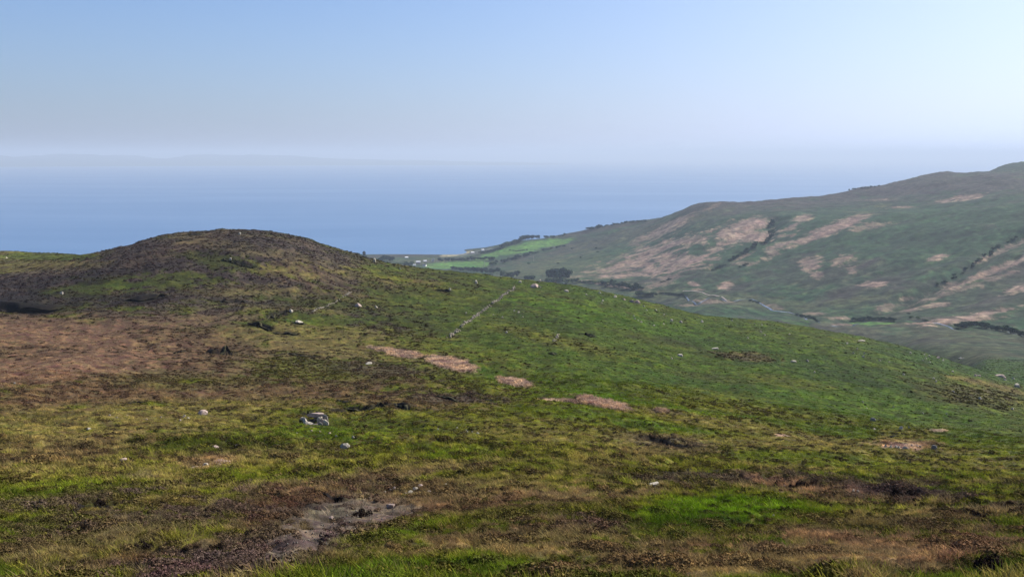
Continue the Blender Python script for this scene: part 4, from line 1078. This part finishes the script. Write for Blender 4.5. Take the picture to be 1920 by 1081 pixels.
# ------------------------------------------------------------------ heather clumps
def obj_foliage_mat(name, col, var=.5, trans=.1):
    m, nt, o = new_mat(name)
    g = N(nt, 'ShaderNodeNewGeometry'); rgb = N(nt, 'ShaderNodeRGB'); rgb.outputs[0].default_value = (*col, 1)
    f = ramp(nt, g.outputs['Random Per Island'], 0, 1, 1 - var, 1 + var)
    oi = N(nt, 'ShaderNodeObjectInfo')
    c = mul_col(nt, mul_col(nt, rgb.outputs[0], f), ramp(nt, oi.outputs['Random'], 0, 1, .75, 1.25))
    d = N(nt, 'ShaderNodeBsdfDiffuse'); nt.links.new(c, d.inputs['Color'])
    t = N(nt, 'ShaderNodeBsdfTranslucent'); nt.links.new(c, t.inputs['Color'])
    mx = N(nt, 'ShaderNodeMixShader'); mx.inputs[0].default_value = trans
    nt.links.new(d.outputs[0], mx.inputs[1]); nt.links.new(t.outputs[0], mx.inputs[2]); nt.links.new(mx.outputs[0], o.inputs['Surface'])
    return m
M_hb = obj_foliage_mat('dark_heather', (.022, .016, .014), .6, .05)
HB = []
for i in range(4):
    V, F = bush(1800, 1.0, .8, .06, random.Random(40 + i), 9, .85); V = V * np.array([1, 1, .85]); me = mesh_np('heather_bush', V, F, M_hb); HB.append(me)
def heather(u, v, w, h, label, group=None):
    p, d = at(u, v + h * .4)
    o = bpy.data.objects.new('heather_bush', R.choice(HB)); k = d / FPX
    o.location = (p.x, p.y, p.z - .05); o.scale = (w * k / 2 * 1.2, w * k / 2 * 1.2, h * k * 2.2); o.rotation_euler = (0, 0, R.uniform(0, 6.28))
    link(o, label=label, category='heather bush')
    if group: o['group'] = group
heather(1705, 931, 42, 18, 'largest dark heather bush on the bare strip at right')
heather(1573, 928, 25, 13, 'round dark heather bush in the middle of the bare strip')
heather(1547, 947, 28, 13, 'wide dark heather bush lowest in the bare strip')
heather(1506, 909, 20, 10, 'flat dark heather bush in the row at the back of the bare strip')
heather(1526, 908, 11, 13, 'tall narrow dark heather bush right of the flat one in the back row')
heather(683, 963, 30, 15, 'brown dome of heather standing alone in the gravel patch')
heather(275, 1062, 34, 22, 'black heather clump at the bottom left under pale dead grass')
heather(272, 1018, 28, 18, 'dark ragged heather clump above the pale dead grass at left')
heather(146, 1016, 32, 10, 'wide low dark heather clump on green grass at lower left')
heather(406, 1026, 24, 17, 'black heather clump left of the lower end of the gravel')
heather(560, 1028, 20, 8, 'small dark heather tuft on the lower edge of the gravel')
heather(600, 1017, 18, 9, 'dark heather tuft between the gravel and pale grass')
heather(517, 1052, 16, 20, 'upright dark heather clump at the bottom tip of the gravel')
heather(1850, 1062, 60, 26, 'dark green clump at the bottom right corner')
heather(548, 958, 18, 9, 'dark heather tuft at the upper left corner of the gravel')
for (u, v, w, h) in [(1460, 905, 15, 9), (1474, 904, 11, 7), (1459, 916, 12, 8), (1485, 913, 11, 9), (1497, 915, 11, 7), (1519, 935, 18, 8), (1576, 944, 18, 8), (1590, 946, 12, 5)]:
    heather(u, v, w, h, 'small dark heather clump on the left half of the bare strip', 'small heather clumps on the bare strip')
for (u, v, w, h) in [(1710, 951, 22, 9), (1731, 950, 16, 10), (1752, 952, 17, 9), (1835, 966, 20, 12), (1848, 965, 16, 8), (1905, 946, 22, 12), (1815, 972, 18, 8), (1722, 938, 14, 10)]:
    heather(u, v, w, h, 'dark heather clump right of or below the largest bush at right', 'heather clumps near the right edge')
for (u, v, w, h) in [(392, 968, 14, 12), (208, 985, 24, 14), (250, 977, 26, 12), (110, 998, 14, 18), (180, 940, 20, 7), (232, 950, 22, 7), (300, 942, 16, 8), (55, 960, 22, 8), (88, 1030, 14, 8), (60, 1034, 14, 8), (330, 1000, 18, 9), (352, 985, 18, 7), (210, 1034, 20, 9), (450, 1040, 20, 12), (470, 1062, 30, 14), (380, 1070, 32, 14), (430, 1070, 26, 12), (330, 1071, 26, 12), (490, 1010, 22, 12), (470, 990, 16, 8), (24, 940, 20, 7), (345, 1060, 18, 12), (245, 1060, 20, 14), (515, 985, 16, 8), (20, 1000, 14, 9), (10, 1030, 18, 9)]:
    heather(u, v, w, h, 'dark heather clump on the hummocky grass at lower left', 'heather clumps at lower left')
for (u, v, w, h) in [(1318, 980, 14, 8), (1400, 962, 14, 7), (1457, 962, 16, 7), (1270, 1012, 18, 9), (1345, 995, 18, 8), (1380, 998, 18, 9), (1412, 986, 20, 8), (1445, 992, 14, 6), (1530, 992, 16, 7), (1000, 1022, 16, 9), (1012, 1024, 14, 12), (935, 1018, 14, 7), (900, 1058, 26, 14), (1030, 945, 14, 5), (928, 1062, 18, 11)]:
    heather(u, v, w, h, 'dark tuft in the grass along the bottom middle of the slope', 'dark tufts along the bottom middle')

# ------------------------------------------------------------------ peat banks: raw dark faces under an overhanging turf lip
M_peat = plain('peat', (.011, .0085, .008), .95, .5, 1.5, .05, .08)
M_lip = plain('turf_lip', (.050, .046, .026), .95, .5, 2.0, .05, .1)
def peat_bank(i, label):
    pts, h, L, w = BANKS[i]
    P = densify(np.array(pts), max(.25, w * .35)); n = len(P)
    V, F, V2, F2 = [], [], [], []
    dist = float(np.hypot(*P[0]))
    for k in range(n):
        a, c = P[max(0, k - 1)], P[min(n - 1, k + 1)]
        t = (c - a) / (np.linalg.norm(c - a) + 1e-9); nn = np.array([-t[1], t[0]])
        if nn @ P[k] > 0: nn = -nn                      # nn points to the viewer's side
        f = k / max(1, n - 1); e = min(1, f / .16, (1 - f) / .16) * (.62 + .5 * float(perlin(k * .31 + i * 9, 1.3, 8)))
        e = max(.02, e)
        wob = w * .55 * float(perlin(k * .17, i * 3.1, 9))
        q = P[k] + nn * (w * .35 + wob)
        z0 = gz(*q) ; hh = h * .62 * e
        b0 = q + nn * .12; top = q + nn * (.10 + .16 * h * e); bk = q - nn * min(.45, w * .6)
        zb_ = min(max(gz(*bk), z0 + hh * .6), z0 + hh)
        hh = hh if h > .3 else hh * .45
        V += [(b0[0], b0[1], z0 - .3), (q[0], q[1], z0 + hh * .45), (top[0], top[1], z0 + hh)]
        V2 += [(top[0], top[1], z0 + hh - .02), (top[0] + nn[0] * .06, top[1] + nn[1] * .06, z0 + hh + .07), (bk[0], bk[1], zb_ + .05), (bk[0] - nn[0] * .3, bk[1] - nn[1] * .3, zb_ - .3)]
        if k:
            j = 3 * k; F += [(j - 3, j, j + 1, j - 2), (j - 2, j + 1, j + 2, j - 1)]
            j = 4 * k; F2 += [(j - 4, j, j + 1, j - 3), (j - 3, j + 1, j + 2, j - 2), (j - 2, j + 2, j + 3, j - 1)]
    e_ = bpy.data.objects.new('peat_bank', None); link(e_, label=label, category='peat bank')
    link(bpy.data.objects.new('peat_face', mesh_np('peat_face', V, F, M_peat, True)), parent=e_)
    if .45 < h < 2.9:
        link(bpy.data.objects.new('turf_lip', mesh_np('turf_lip', V2, F2, M_lip, True)), parent=e_)
for i, lab in enumerate(['long dark peat bank on brown grass right of and above the split outcrop', 'short dark peat bank up and left of the long one near the split outcrop',
  'dark peat edge directly behind the split outcrop', 'deep dark peat hollow in the middle of the brown moor', 'small dark peat hollow just left of the deep one on brown moor',
  'short black peat pit with a white stone lip under the knoll', 'dark curved peat bank left of the black pit', 'thin dark peat line trailing right below the black pit',
  'dark peat edge leading up to the bright pale boulder', 'very wide black peat bank at the foot of the knoll on the left edge', 'dark peat bank in the middle of the knoll foot',
  'faint dark peat edge right of the middle knoll foot', 'tiny dark slit on the upper left flank of the knoll', 'dark slit near the knoll top right of the tiny one',
  'long dark slit midway up the knoll face', 'dark slit on the upper right of the knoll crest', 'thin dark slit highest on the right of the knoll crest', 'short dark slit in the centre of the knoll face',
  'thin dark slit along the left skyline of the knoll', 'tiny dark slit just under the knoll summit', 'dark slit on the brown heath above the stone wall', 'thin black slit on the skyline right of the knoll',
  'slanting dark slit on green grass right of the short wall', 'dark slit on brown grass below the curved bank', 'thin dark peat edge right of the long bank', 'tiny dark peat edge furthest right of the long bank',
  'tiny dark notch on the green slope above the bracken row', 'black undercut edge above the gravel patch', 'small black hollow in the ring of dead bracken', 'faint dark edge on the left brown grass']):
    peat_bank(i, lab)

# ------------------------------------------------------------------ trees
M_bark = plain('bark', (.09, .07, .055), .95, .3, 2)
M_leaf = obj_foliage_mat('dark_leaves', (.018, .034, .020), .5, .15)
M_leaf2 = obj_foliage_mat('green_leaves', (.055, .085, .036), .5, .2)
def crown_mesh(seed, mat, n=700, lobes=9, tall=1.0):
    r = random.Random(seed); V, F = [], []
    lb = [(r.uniform(-.3, .3), r.uniform(-.3, .3), .55 + r.uniform(-.18, .25) * tall, r.uniform(.18, .3)) for _ in range(lobes)]
    for _ in range(n):
        lx, ly, lz, lr = r.choice(lb)
        nrm = Vector((r.gauss(0, 1), r.gauss(0, 1), r.gauss(0, 1))).normalized(); q = lr * r.uniform(.6, 1.1)
        c = Vector((lx, ly, lz)) + Vector((nrm.x, nrm.y, nrm.z * .85)) * q
        if c.z < .12: c.z = .12 + r.random() * .1
        nn = (nrm + Vector((r.uniform(-.6, .6), r.uniform(-.6, .6), r.uniform(-.6, .6)))).normalized()
        t = nn.orthogonal().normalized(); b2 = nn.cross(t); s = r.uniform(.02, .05); k = len(V)
        for p in (-t * s - b2 * s, t * s - b2 * s, t * s + b2 * s, -t * s + b2 * s): V.append(tuple(c + p))
        F.append((k, k + 1, k + 2, k + 3))
    return mesh_np('crown', V, F, mat)
def trunk_mesh(seed):
    r = random.Random(seed); V, F = [], []
    def limb(a, b_, r0, r1):
        k = len(V); ax = (b_ - a).normalized(); t = ax.orthogonal().normalized(); bb = ax.cross(t)
        for c, rr in ((a, r0), (b_, r1)):
            for i in range(6):
                g = i / 6 * 6.283; V.append(tuple(c + (t * math.cos(g) + bb * math.sin(g)) * rr))
        for i in range(6): F.append((k + i, k + (i + 1) % 6, k + 6 + (i + 1) % 6, k + 6 + i))
    fork = Vector((0, 0, .32)); limb(Vector((0, 0, -.08)), fork, .035, .026)
    for i in range(4):
        a = i * 1.6 + r.random(); limb(fork, Vector((math.cos(a) * .22, math.sin(a) * .22, .6 + r.uniform(-.05, .12))), .02, .006)
    return mesh_np('trunk', V, F, M_bark)
CR = [crown_mesh(i, M_leaf) for i in range(4)]; CR2 = [crown_mesh(20 + i, M_leaf2) for i in range(3)]; TR = [trunk_mesh(i) for i in range(3)]
def tree(x, y, h, w, label, group=None, light=False, name='tree', cat='tree'):
    e = bpy.data.objects.new(name, None); e.location = (x, y, gz(x, y) - .2)
    e.rotation_euler = (0, 0, R.uniform(0, 6.28)); e.scale = (w, w, h)
    link(e, label=label, category=cat)
    if group: e['group'] = group
    link(bpy.data.objects.new('trunk', R.choice(TR)), parent=e)
    link(bpy.data.objects.new('crown', R.choice(CR2 if light else CR)), parent=e)
def tree_px(u, v, hpx, wpx, label, group=None, light=False, **kw):
    m = march(height, u, v, dmin=700)
    if m is None: return
    k = m[3] / FPX
    tree(m[0], m[1], hpx * k * 1.1, wpx * k * 1.25, label, group, light, **kw)
def tree_row(pts, n, hpx, wpx, label, group, jit=1.5, light=.2, **kw):
    P = densify(np.array(pts, float), 1.0)
    for i in range(n):
        q = P[min(len(P) - 1, int((i + R.uniform(.1, .9)) / n * len(P)))]
        tree_px(q[0] + R.uniform(-jit, jit), q[1] + R.uniform(-jit, jit) * .5, R.uniform(*hpx), R.uniform(*wpx), label, group, R.random() < light, **kw)
# the big clump beyond the brow
for (u, v, h, w, lab) in [(1029, 523, 17, 16, 'leftmost tree of the big dark clump beyond the brow'), (1040, 524, 21, 19, 'second tree from the left in the big dark clump'),
                          (1050, 524, 22, 20, 'tallest tree in the middle of the big dark clump'), (1061, 525, 19, 17, 'rightmost tree of the big dark clump beyond the brow')]:
    tree_px(u, v, h, w, lab)
for (u, v, h, w) in [(1035, 526, 14, 14), (1056, 526, 15, 14), (1045, 527, 16, 14)]:
    tree_px(u, v, h, w, 'dark tree filling the inside of the big clump', 'inner trees of the big clump')
tree_row([(1022, 529), (1082, 531)], 8, (7, 10), (9, 13), 'lower pale green tree at the foot of the big dark clump', 'pale trees below the big clump', light=1)
tree_row([(985, 525), (1000, 526)], 4, (8, 11), (8, 12), 'mid green tree left of the big dark clump', 'trees left of the big clump', light=.8)
tree_row([(873, 510), (905, 512), (932, 513)], 12, (8, 12), (8, 12), 'dark tree in the belt below the lower green field', 'belt of trees below the lower field', light=.1)
tree_row([(845, 506), (868, 510)], 4, (5, 8), (6, 9), 'small bluish tree at the left end of the belt below the field', 'small trees at left of the belt', light=.5)
tree_row([(940, 520), (968, 521)], 6, (7, 13), (8, 11), 'dim tree between the field belt and the big clump', 'trees between belt and clump', light=.5)
tree_row([(822, 491), (850, 490), (905, 488), (925, 488)], 18, (5, 8), (6, 9), 'dark tree in the hedge behind the lower green field', 'hedge trees behind the lower field', light=.15)
tree_row([(915, 499), (945, 492), (975, 484), (1000, 477)], 16, (5, 8), (6, 9), 'tree in the hedge slanting up below the upper field', 'hedge trees below the upper field', light=.25)
tree_row([(1000, 477), (1035, 467), (1062, 462)], 8, (3, 5), (4, 7), 'small bush at the upper right end of the slanting hedge', 'bushes at the end of the slanting hedge', light=.5)
tree_row([(900, 477), (925, 472), (942, 466)], 10, (4, 7), (6, 9), 'tree in the shore wood left of the upper field', 'shore wood left of the upper field', light=.3)
tree_row([(940, 465), (960, 459), (978, 453)], 11, (6, 9), (7, 11), 'taller tree in the shore wood beside the upper field', 'shore wood beside the upper field', light=.3)
tree_row([(978, 451), (992, 449), (1006, 448)], 8, (7, 9), (8, 11), 'dark tree in the dense block at the top of the upper field', 'dense trees above the upper field', light=.05)
tree_row([(1012, 447), (1040, 446), (1062, 441)], 9, (3, 5), (5, 8), 'small tree on the shoreline ridge right of the dense block', 'small trees on the shore ridge', light=.2)
tree_row([(1100, 433), (1125, 427)], 7, (5, 7), (6, 8), 'dark tree at the start of the wooded skyline above the sea', 'dark skyline trees above the sea', light=0)
tree_row([(1125, 427), (1160, 420), (1210, 415)], 14, (2.5, 4), (5, 8), 'low wind cut bush along the skyline above the sea', 'bushes along the sea skyline', light=0, name='bush', cat='bush')
tree_row([(955, 470), (975, 471), (990, 469)], 8, (1.5, 2.2), (3, 5), 'clipped hedge bush dividing the upper and middle fields', 'hedge between two fields', jit=.3, light=0, name='bush', cat='bush')
tree_row([(666, 481), (686, 484)], 8, (5, 8), (6, 9), 'dark tree in the clump behind the right shoulder of the knoll', 'trees behind the knoll shoulder', light=.3)
tree_px(683, 484, 13, 6, 'taller pointed tree in the clump behind the right shoulder of the knoll')
tree_row([(712, 491), (722, 489), (738, 490)], 9, (8, 11), (7, 11), 'dark tree in the second clump nearer the farmhouses', 'dark trees left of the farmhouses', light=.1)
tree_row([(740, 497), (775, 497)], 8, (4, 7), (6, 10), 'dim tree in front of the farmhouses', 'dim trees around the farmhouses', light=.4)
tree_row([(1085, 530), (1110, 531), (1130, 531)], 8, (4, 6), (8, 11), 'pale green bush right of the big clump', 'pale bushes right of the big clump', light=.8)
tree_row([(1130, 534), (1165, 539), (1205, 543)], 18, (6, 11), (9, 13), 'tree in the riverside wood beyond the brow', 'riverside wood beyond the brow', jit=4, light=.5)
tree_row([(1198, 555), (1225, 556)], 7, (5, 9), (8, 12), 'tree in the lower riverside group behind the skyline', 'lower riverside trees', jit=2, light=.2)
tree_row([(1236, 551), (1262, 552), (1286, 555)], 10, (2.5, 4), (6, 9), 'low dark bush on the stream bank at the left bend', 'bushes at the left stream bend', light=0, jit=1, name='bush', cat='bush')
tree_row([(1408, 563), (1424, 570)], 4, (2.5, 5), (5, 8), 'dark bush above the bright bend of the stream', 'bushes above the bright bend', light=0, name='bush', cat='bush')
tree_row([(1495, 592), (1520, 597), (1534, 604)], 9, (3, 5), (6, 9), 'dark bush on the stream bank in the middle of the valley', 'bushes on the middle stream bank', light=0, jit=1, name='bush', cat='bush')
tree_row([(1600, 602), (1630, 600), (1678, 602)], 16, (4, 7.5), (6, 10), 'dark bush along the stream behind the green meadow', 'bushes behind the green meadow', light=0, jit=1, name='bush', cat='bush')
tree_row([(1795, 615), (1830, 613), (1870, 619), (1920, 630), (1960, 638)], 26, (6, 11), (9, 14), 'dark tree in the stream wood at the right edge', 'stream wood at the right edge', light=.1, jit=2.5)
tree_row([(1452, 415), (1440, 430), (1452, 444), (1430, 456), (1420, 460)], 16, (4, 6.5), (5, 8), 'dark tree in the upper part of the wooded gully', 'trees in the upper gully', light=.2, jit=5)
tree_row([(1420, 460), (1395, 476), (1368, 492)], 20, (4, 6), (5, 8), 'dark tree in the lower part of the wooded gully', 'trees in the lower gully', light=.3, jit=3.5)
tree_row([(1360, 497), (1335, 506)], 6, (2.5, 4), (4, 7), 'small bush at the foot of the wooded gully', 'bushes at the gully foot', light=.4, jit=3, name='bush', cat='bush')
tree_row([(1385, 502), (1402, 497)], 5, (2.5, 4), (4, 7), 'small bush right of the gully foot', 'bushes right of the gully foot', light=.2, jit=3, name='bush', cat='bush')
tree_row([(1902, 447), (1860, 473), (1825, 497), (1790, 520), (1758, 537)], 22, (2.5, 5), (4, 8), 'dark bush in the long gully at right', 'bushes in the right gully', light=.4, jit=5, name='bush', cat='bush')
tree_row([(1570, 361), (1600, 356), (1650, 350)], 12, (2, 3.5), (3, 5), 'tiny wind bent tree on the hill skyline', 'tiny trees on the hill skyline', light=0, jit=.8)
tree_row([(1255, 525), (1240, 530)], 4, (2, 4), (5, 7), 'dark bush at the foot of the bracken slope', 'bushes at the bracken slope foot', light=0, name='bush', cat='bush')
tree_row([(1700, 590), (1720, 598), (1740, 604)], 6, (2, 4), (5, 8), 'low bush between meadow and stream wood', 'bushes between meadow and stream wood', light=.4, jit=4, name='bush', cat='bush')
tree_row([(985, 492), (1025, 498), (1120, 470), (1052, 470)], 6, (2, 3.5), (3, 6), 'lone small thorn bush on the pale lower hillside', 'thorn bushes on the lower hillside', light=.2, jit=8, name='bush', cat='bush')

# ------------------------------------------------------------------ farm buildings and poles
M_hw = plain('white_wall', (.72, .68, .64), .8, .08, .4); M_hp = plain('pink_wall', (.60, .42, .38), .8, .1, .4)
M_slate = plain('slate_roof', (.10, .105, .12), .7, .2, .6); M_tin = plain('pale_roof', (.55, .55, .56), .6, .1, .5); M_win = plain('window_glass', (.03, .035, .04), .2, .1, 1)
def box(x0, x1, y0, y1, z0, z1):
    v = [(x, y, z) for z in (z0, z1) for y in (y0, y1) for x in (x0, x1)]
    return v, [(0, 2, 3, 1), (4, 5, 7, 6), (0, 1, 5, 4), (2, 6, 7, 3), (0, 4, 6, 2), (1, 3, 7, 5)]
def house(u, v, w, dp, h, yaw, wm, rm, label, cat='house', name='farmhouse'):
    m = march(height, u, v, dmin=700)
    e = bpy.data.objects.new(name, None); e.location = (m[0], m[1], m[2] - .3); e.rotation_euler = (0, 0, yaw)
    link(e, label=label, category=cat)
    rh = dp * .38
    V, F = box(-w/2, w/2, -dp/2, dp/2, -1, h)
    V += [(-w/2, 0, h + rh), (w/2, 0, h + rh)]
    me = bpy.data.meshes.new('wall'); me.from_pydata(V, [], F + [(4, 8, 6), (5, 7, 9)]); me.materials.append(wm)
    link(bpy.data.objects.new('wall', me), parent=e)
    o = .35; V = []; F = []
    for s in (-1, 1):
        k = len(V)
        y1 = s * (dp/2 + o); z1 = h - o * .76
        V += [(-w/2 - o, 0, h + rh + .05), (w/2 + o, 0, h + rh + .05), (w/2 + o, y1, z1 + .05), (-w/2 - o, y1, z1 + .05),
              (-w/2 - o, 0, h + rh + .25), (w/2 + o, 0, h + rh + .25), (w/2 + o, y1, z1 + .25), (-w/2 - o, y1, z1 + .25)]
        F += [tuple(k + i for i in f) for f in ((0, 1, 2, 3), (4, 5, 6, 7), (0, 1, 5, 4), (2, 3, 7, 6), (0, 3, 7, 4), (1, 2, 6, 5))]
    me = bpy.data.meshes.new('roof'); me.from_pydata(V, [], F); me.materials.append(rm)
    rf = link(bpy.data.objects.new('roof', me), parent=e)
    if cat == 'house':
        for s in (-1, 1):
            V, F = box(s * w * .42 - .4, s * w * .42 + .4, -.35, .35, h + rh - .3, h + rh + 1.1)
            me = bpy.data.meshes.new('chimney'); me.from_pydata(V, [], F); me.materials.append(wm); link(bpy.data.objects.new('chimney', me), parent=rf)
    nw = max(2, int(w / 3))
    for i in range(nw):
        x = -w/2 + (i + .5) * w / nw
        V, F = box(x - .5, x + .5, -dp/2 - .04, -dp/2 + .1, h * .35, h * .35 + 1.2)
        me = bpy.data.meshes.new('window'); me.from_pydata(V, [], F); me.materials.append(M_win); link(bpy.data.objects.new('window', me), parent=e)
house(784, 494, 12, 7, 5, .2, M_hp, M_tin, 'pinkish white farmhouse at the left end of the lower green field')
house(796, 499, 9, 7, 3.5, -.3, M_hw, M_slate, 'dark roofed shed in front of and right of the pinkish farmhouse', 'shed', 'farm_shed')
house(812, 490, 6, 6, 5.5, .1, M_hw, M_slate, 'small narrow white cottage right of the pinkish farmhouse')
house(797, 491, 9, 6, 3, .3, M_hp, M_tin, 'low pale barn just right of the pinkish farmhouse', 'barn', 'barn')
house(777, 498, 7, 5, 2.5, .1, M_hw, M_tin, 'low white outbuilding just below the pinkish farmhouse', 'shed', 'farm_shed')
house(762, 484, 10, 5, 3, .6, M_hw, M_tin, 'low pale building by the shore left of the farmhouses', 'barn', 'barn')
house(886, 475, 10, 6, 3.2, .4, M_hp, M_tin, 'left of two pale cottages on the shore at the end of the beach')
house(905, 470, 8, 6, 3.2, .4, M_hw, M_tin, 'right of two pale cottages on the shore beside the wood')
M_pole = plain('pole_wood', (.45, .40, .33), .8, .1, 2)
for (u, v, hh, lab) in [(909, 499, 15, 'thin pale utility pole at the right end of the lower green field'), (1000, 490, 13, 'thin pale utility pole on the hillside above the slanting hedge')]:
    m = march(height, u, v, dmin=700)
    e = bpy.data.objects.new('utility_pole', None); e.location = (m[0], m[1], m[2]); link(e, label=lab, category='pole')
    V, F = [], []
    for z, rr in ((-1, .5), (hh, .35)):
        for i in range(8): V.append((rr * math.cos(i * .785), rr * math.sin(i * .785), z))
    F = [(i, (i + 1) % 8, 8 + (i + 1) % 8, 8 + i) for i in range(8)] + [tuple(range(8, 16))]
    me = bpy.data.meshes.new('pole'); me.from_pydata(V, [], F); me.materials.append(M_pole); link(bpy.data.objects.new('pole', me), parent=e)
    V, F = box(-1.2, 1.2, .36, .5, hh - 1.2, hh - 1.0)
    me = bpy.data.meshes.new('crossarm'); me.from_pydata(V, [], F); me.materials.append(M_pole); link(bpy.data.objects.new('crossarm', me), parent=e)
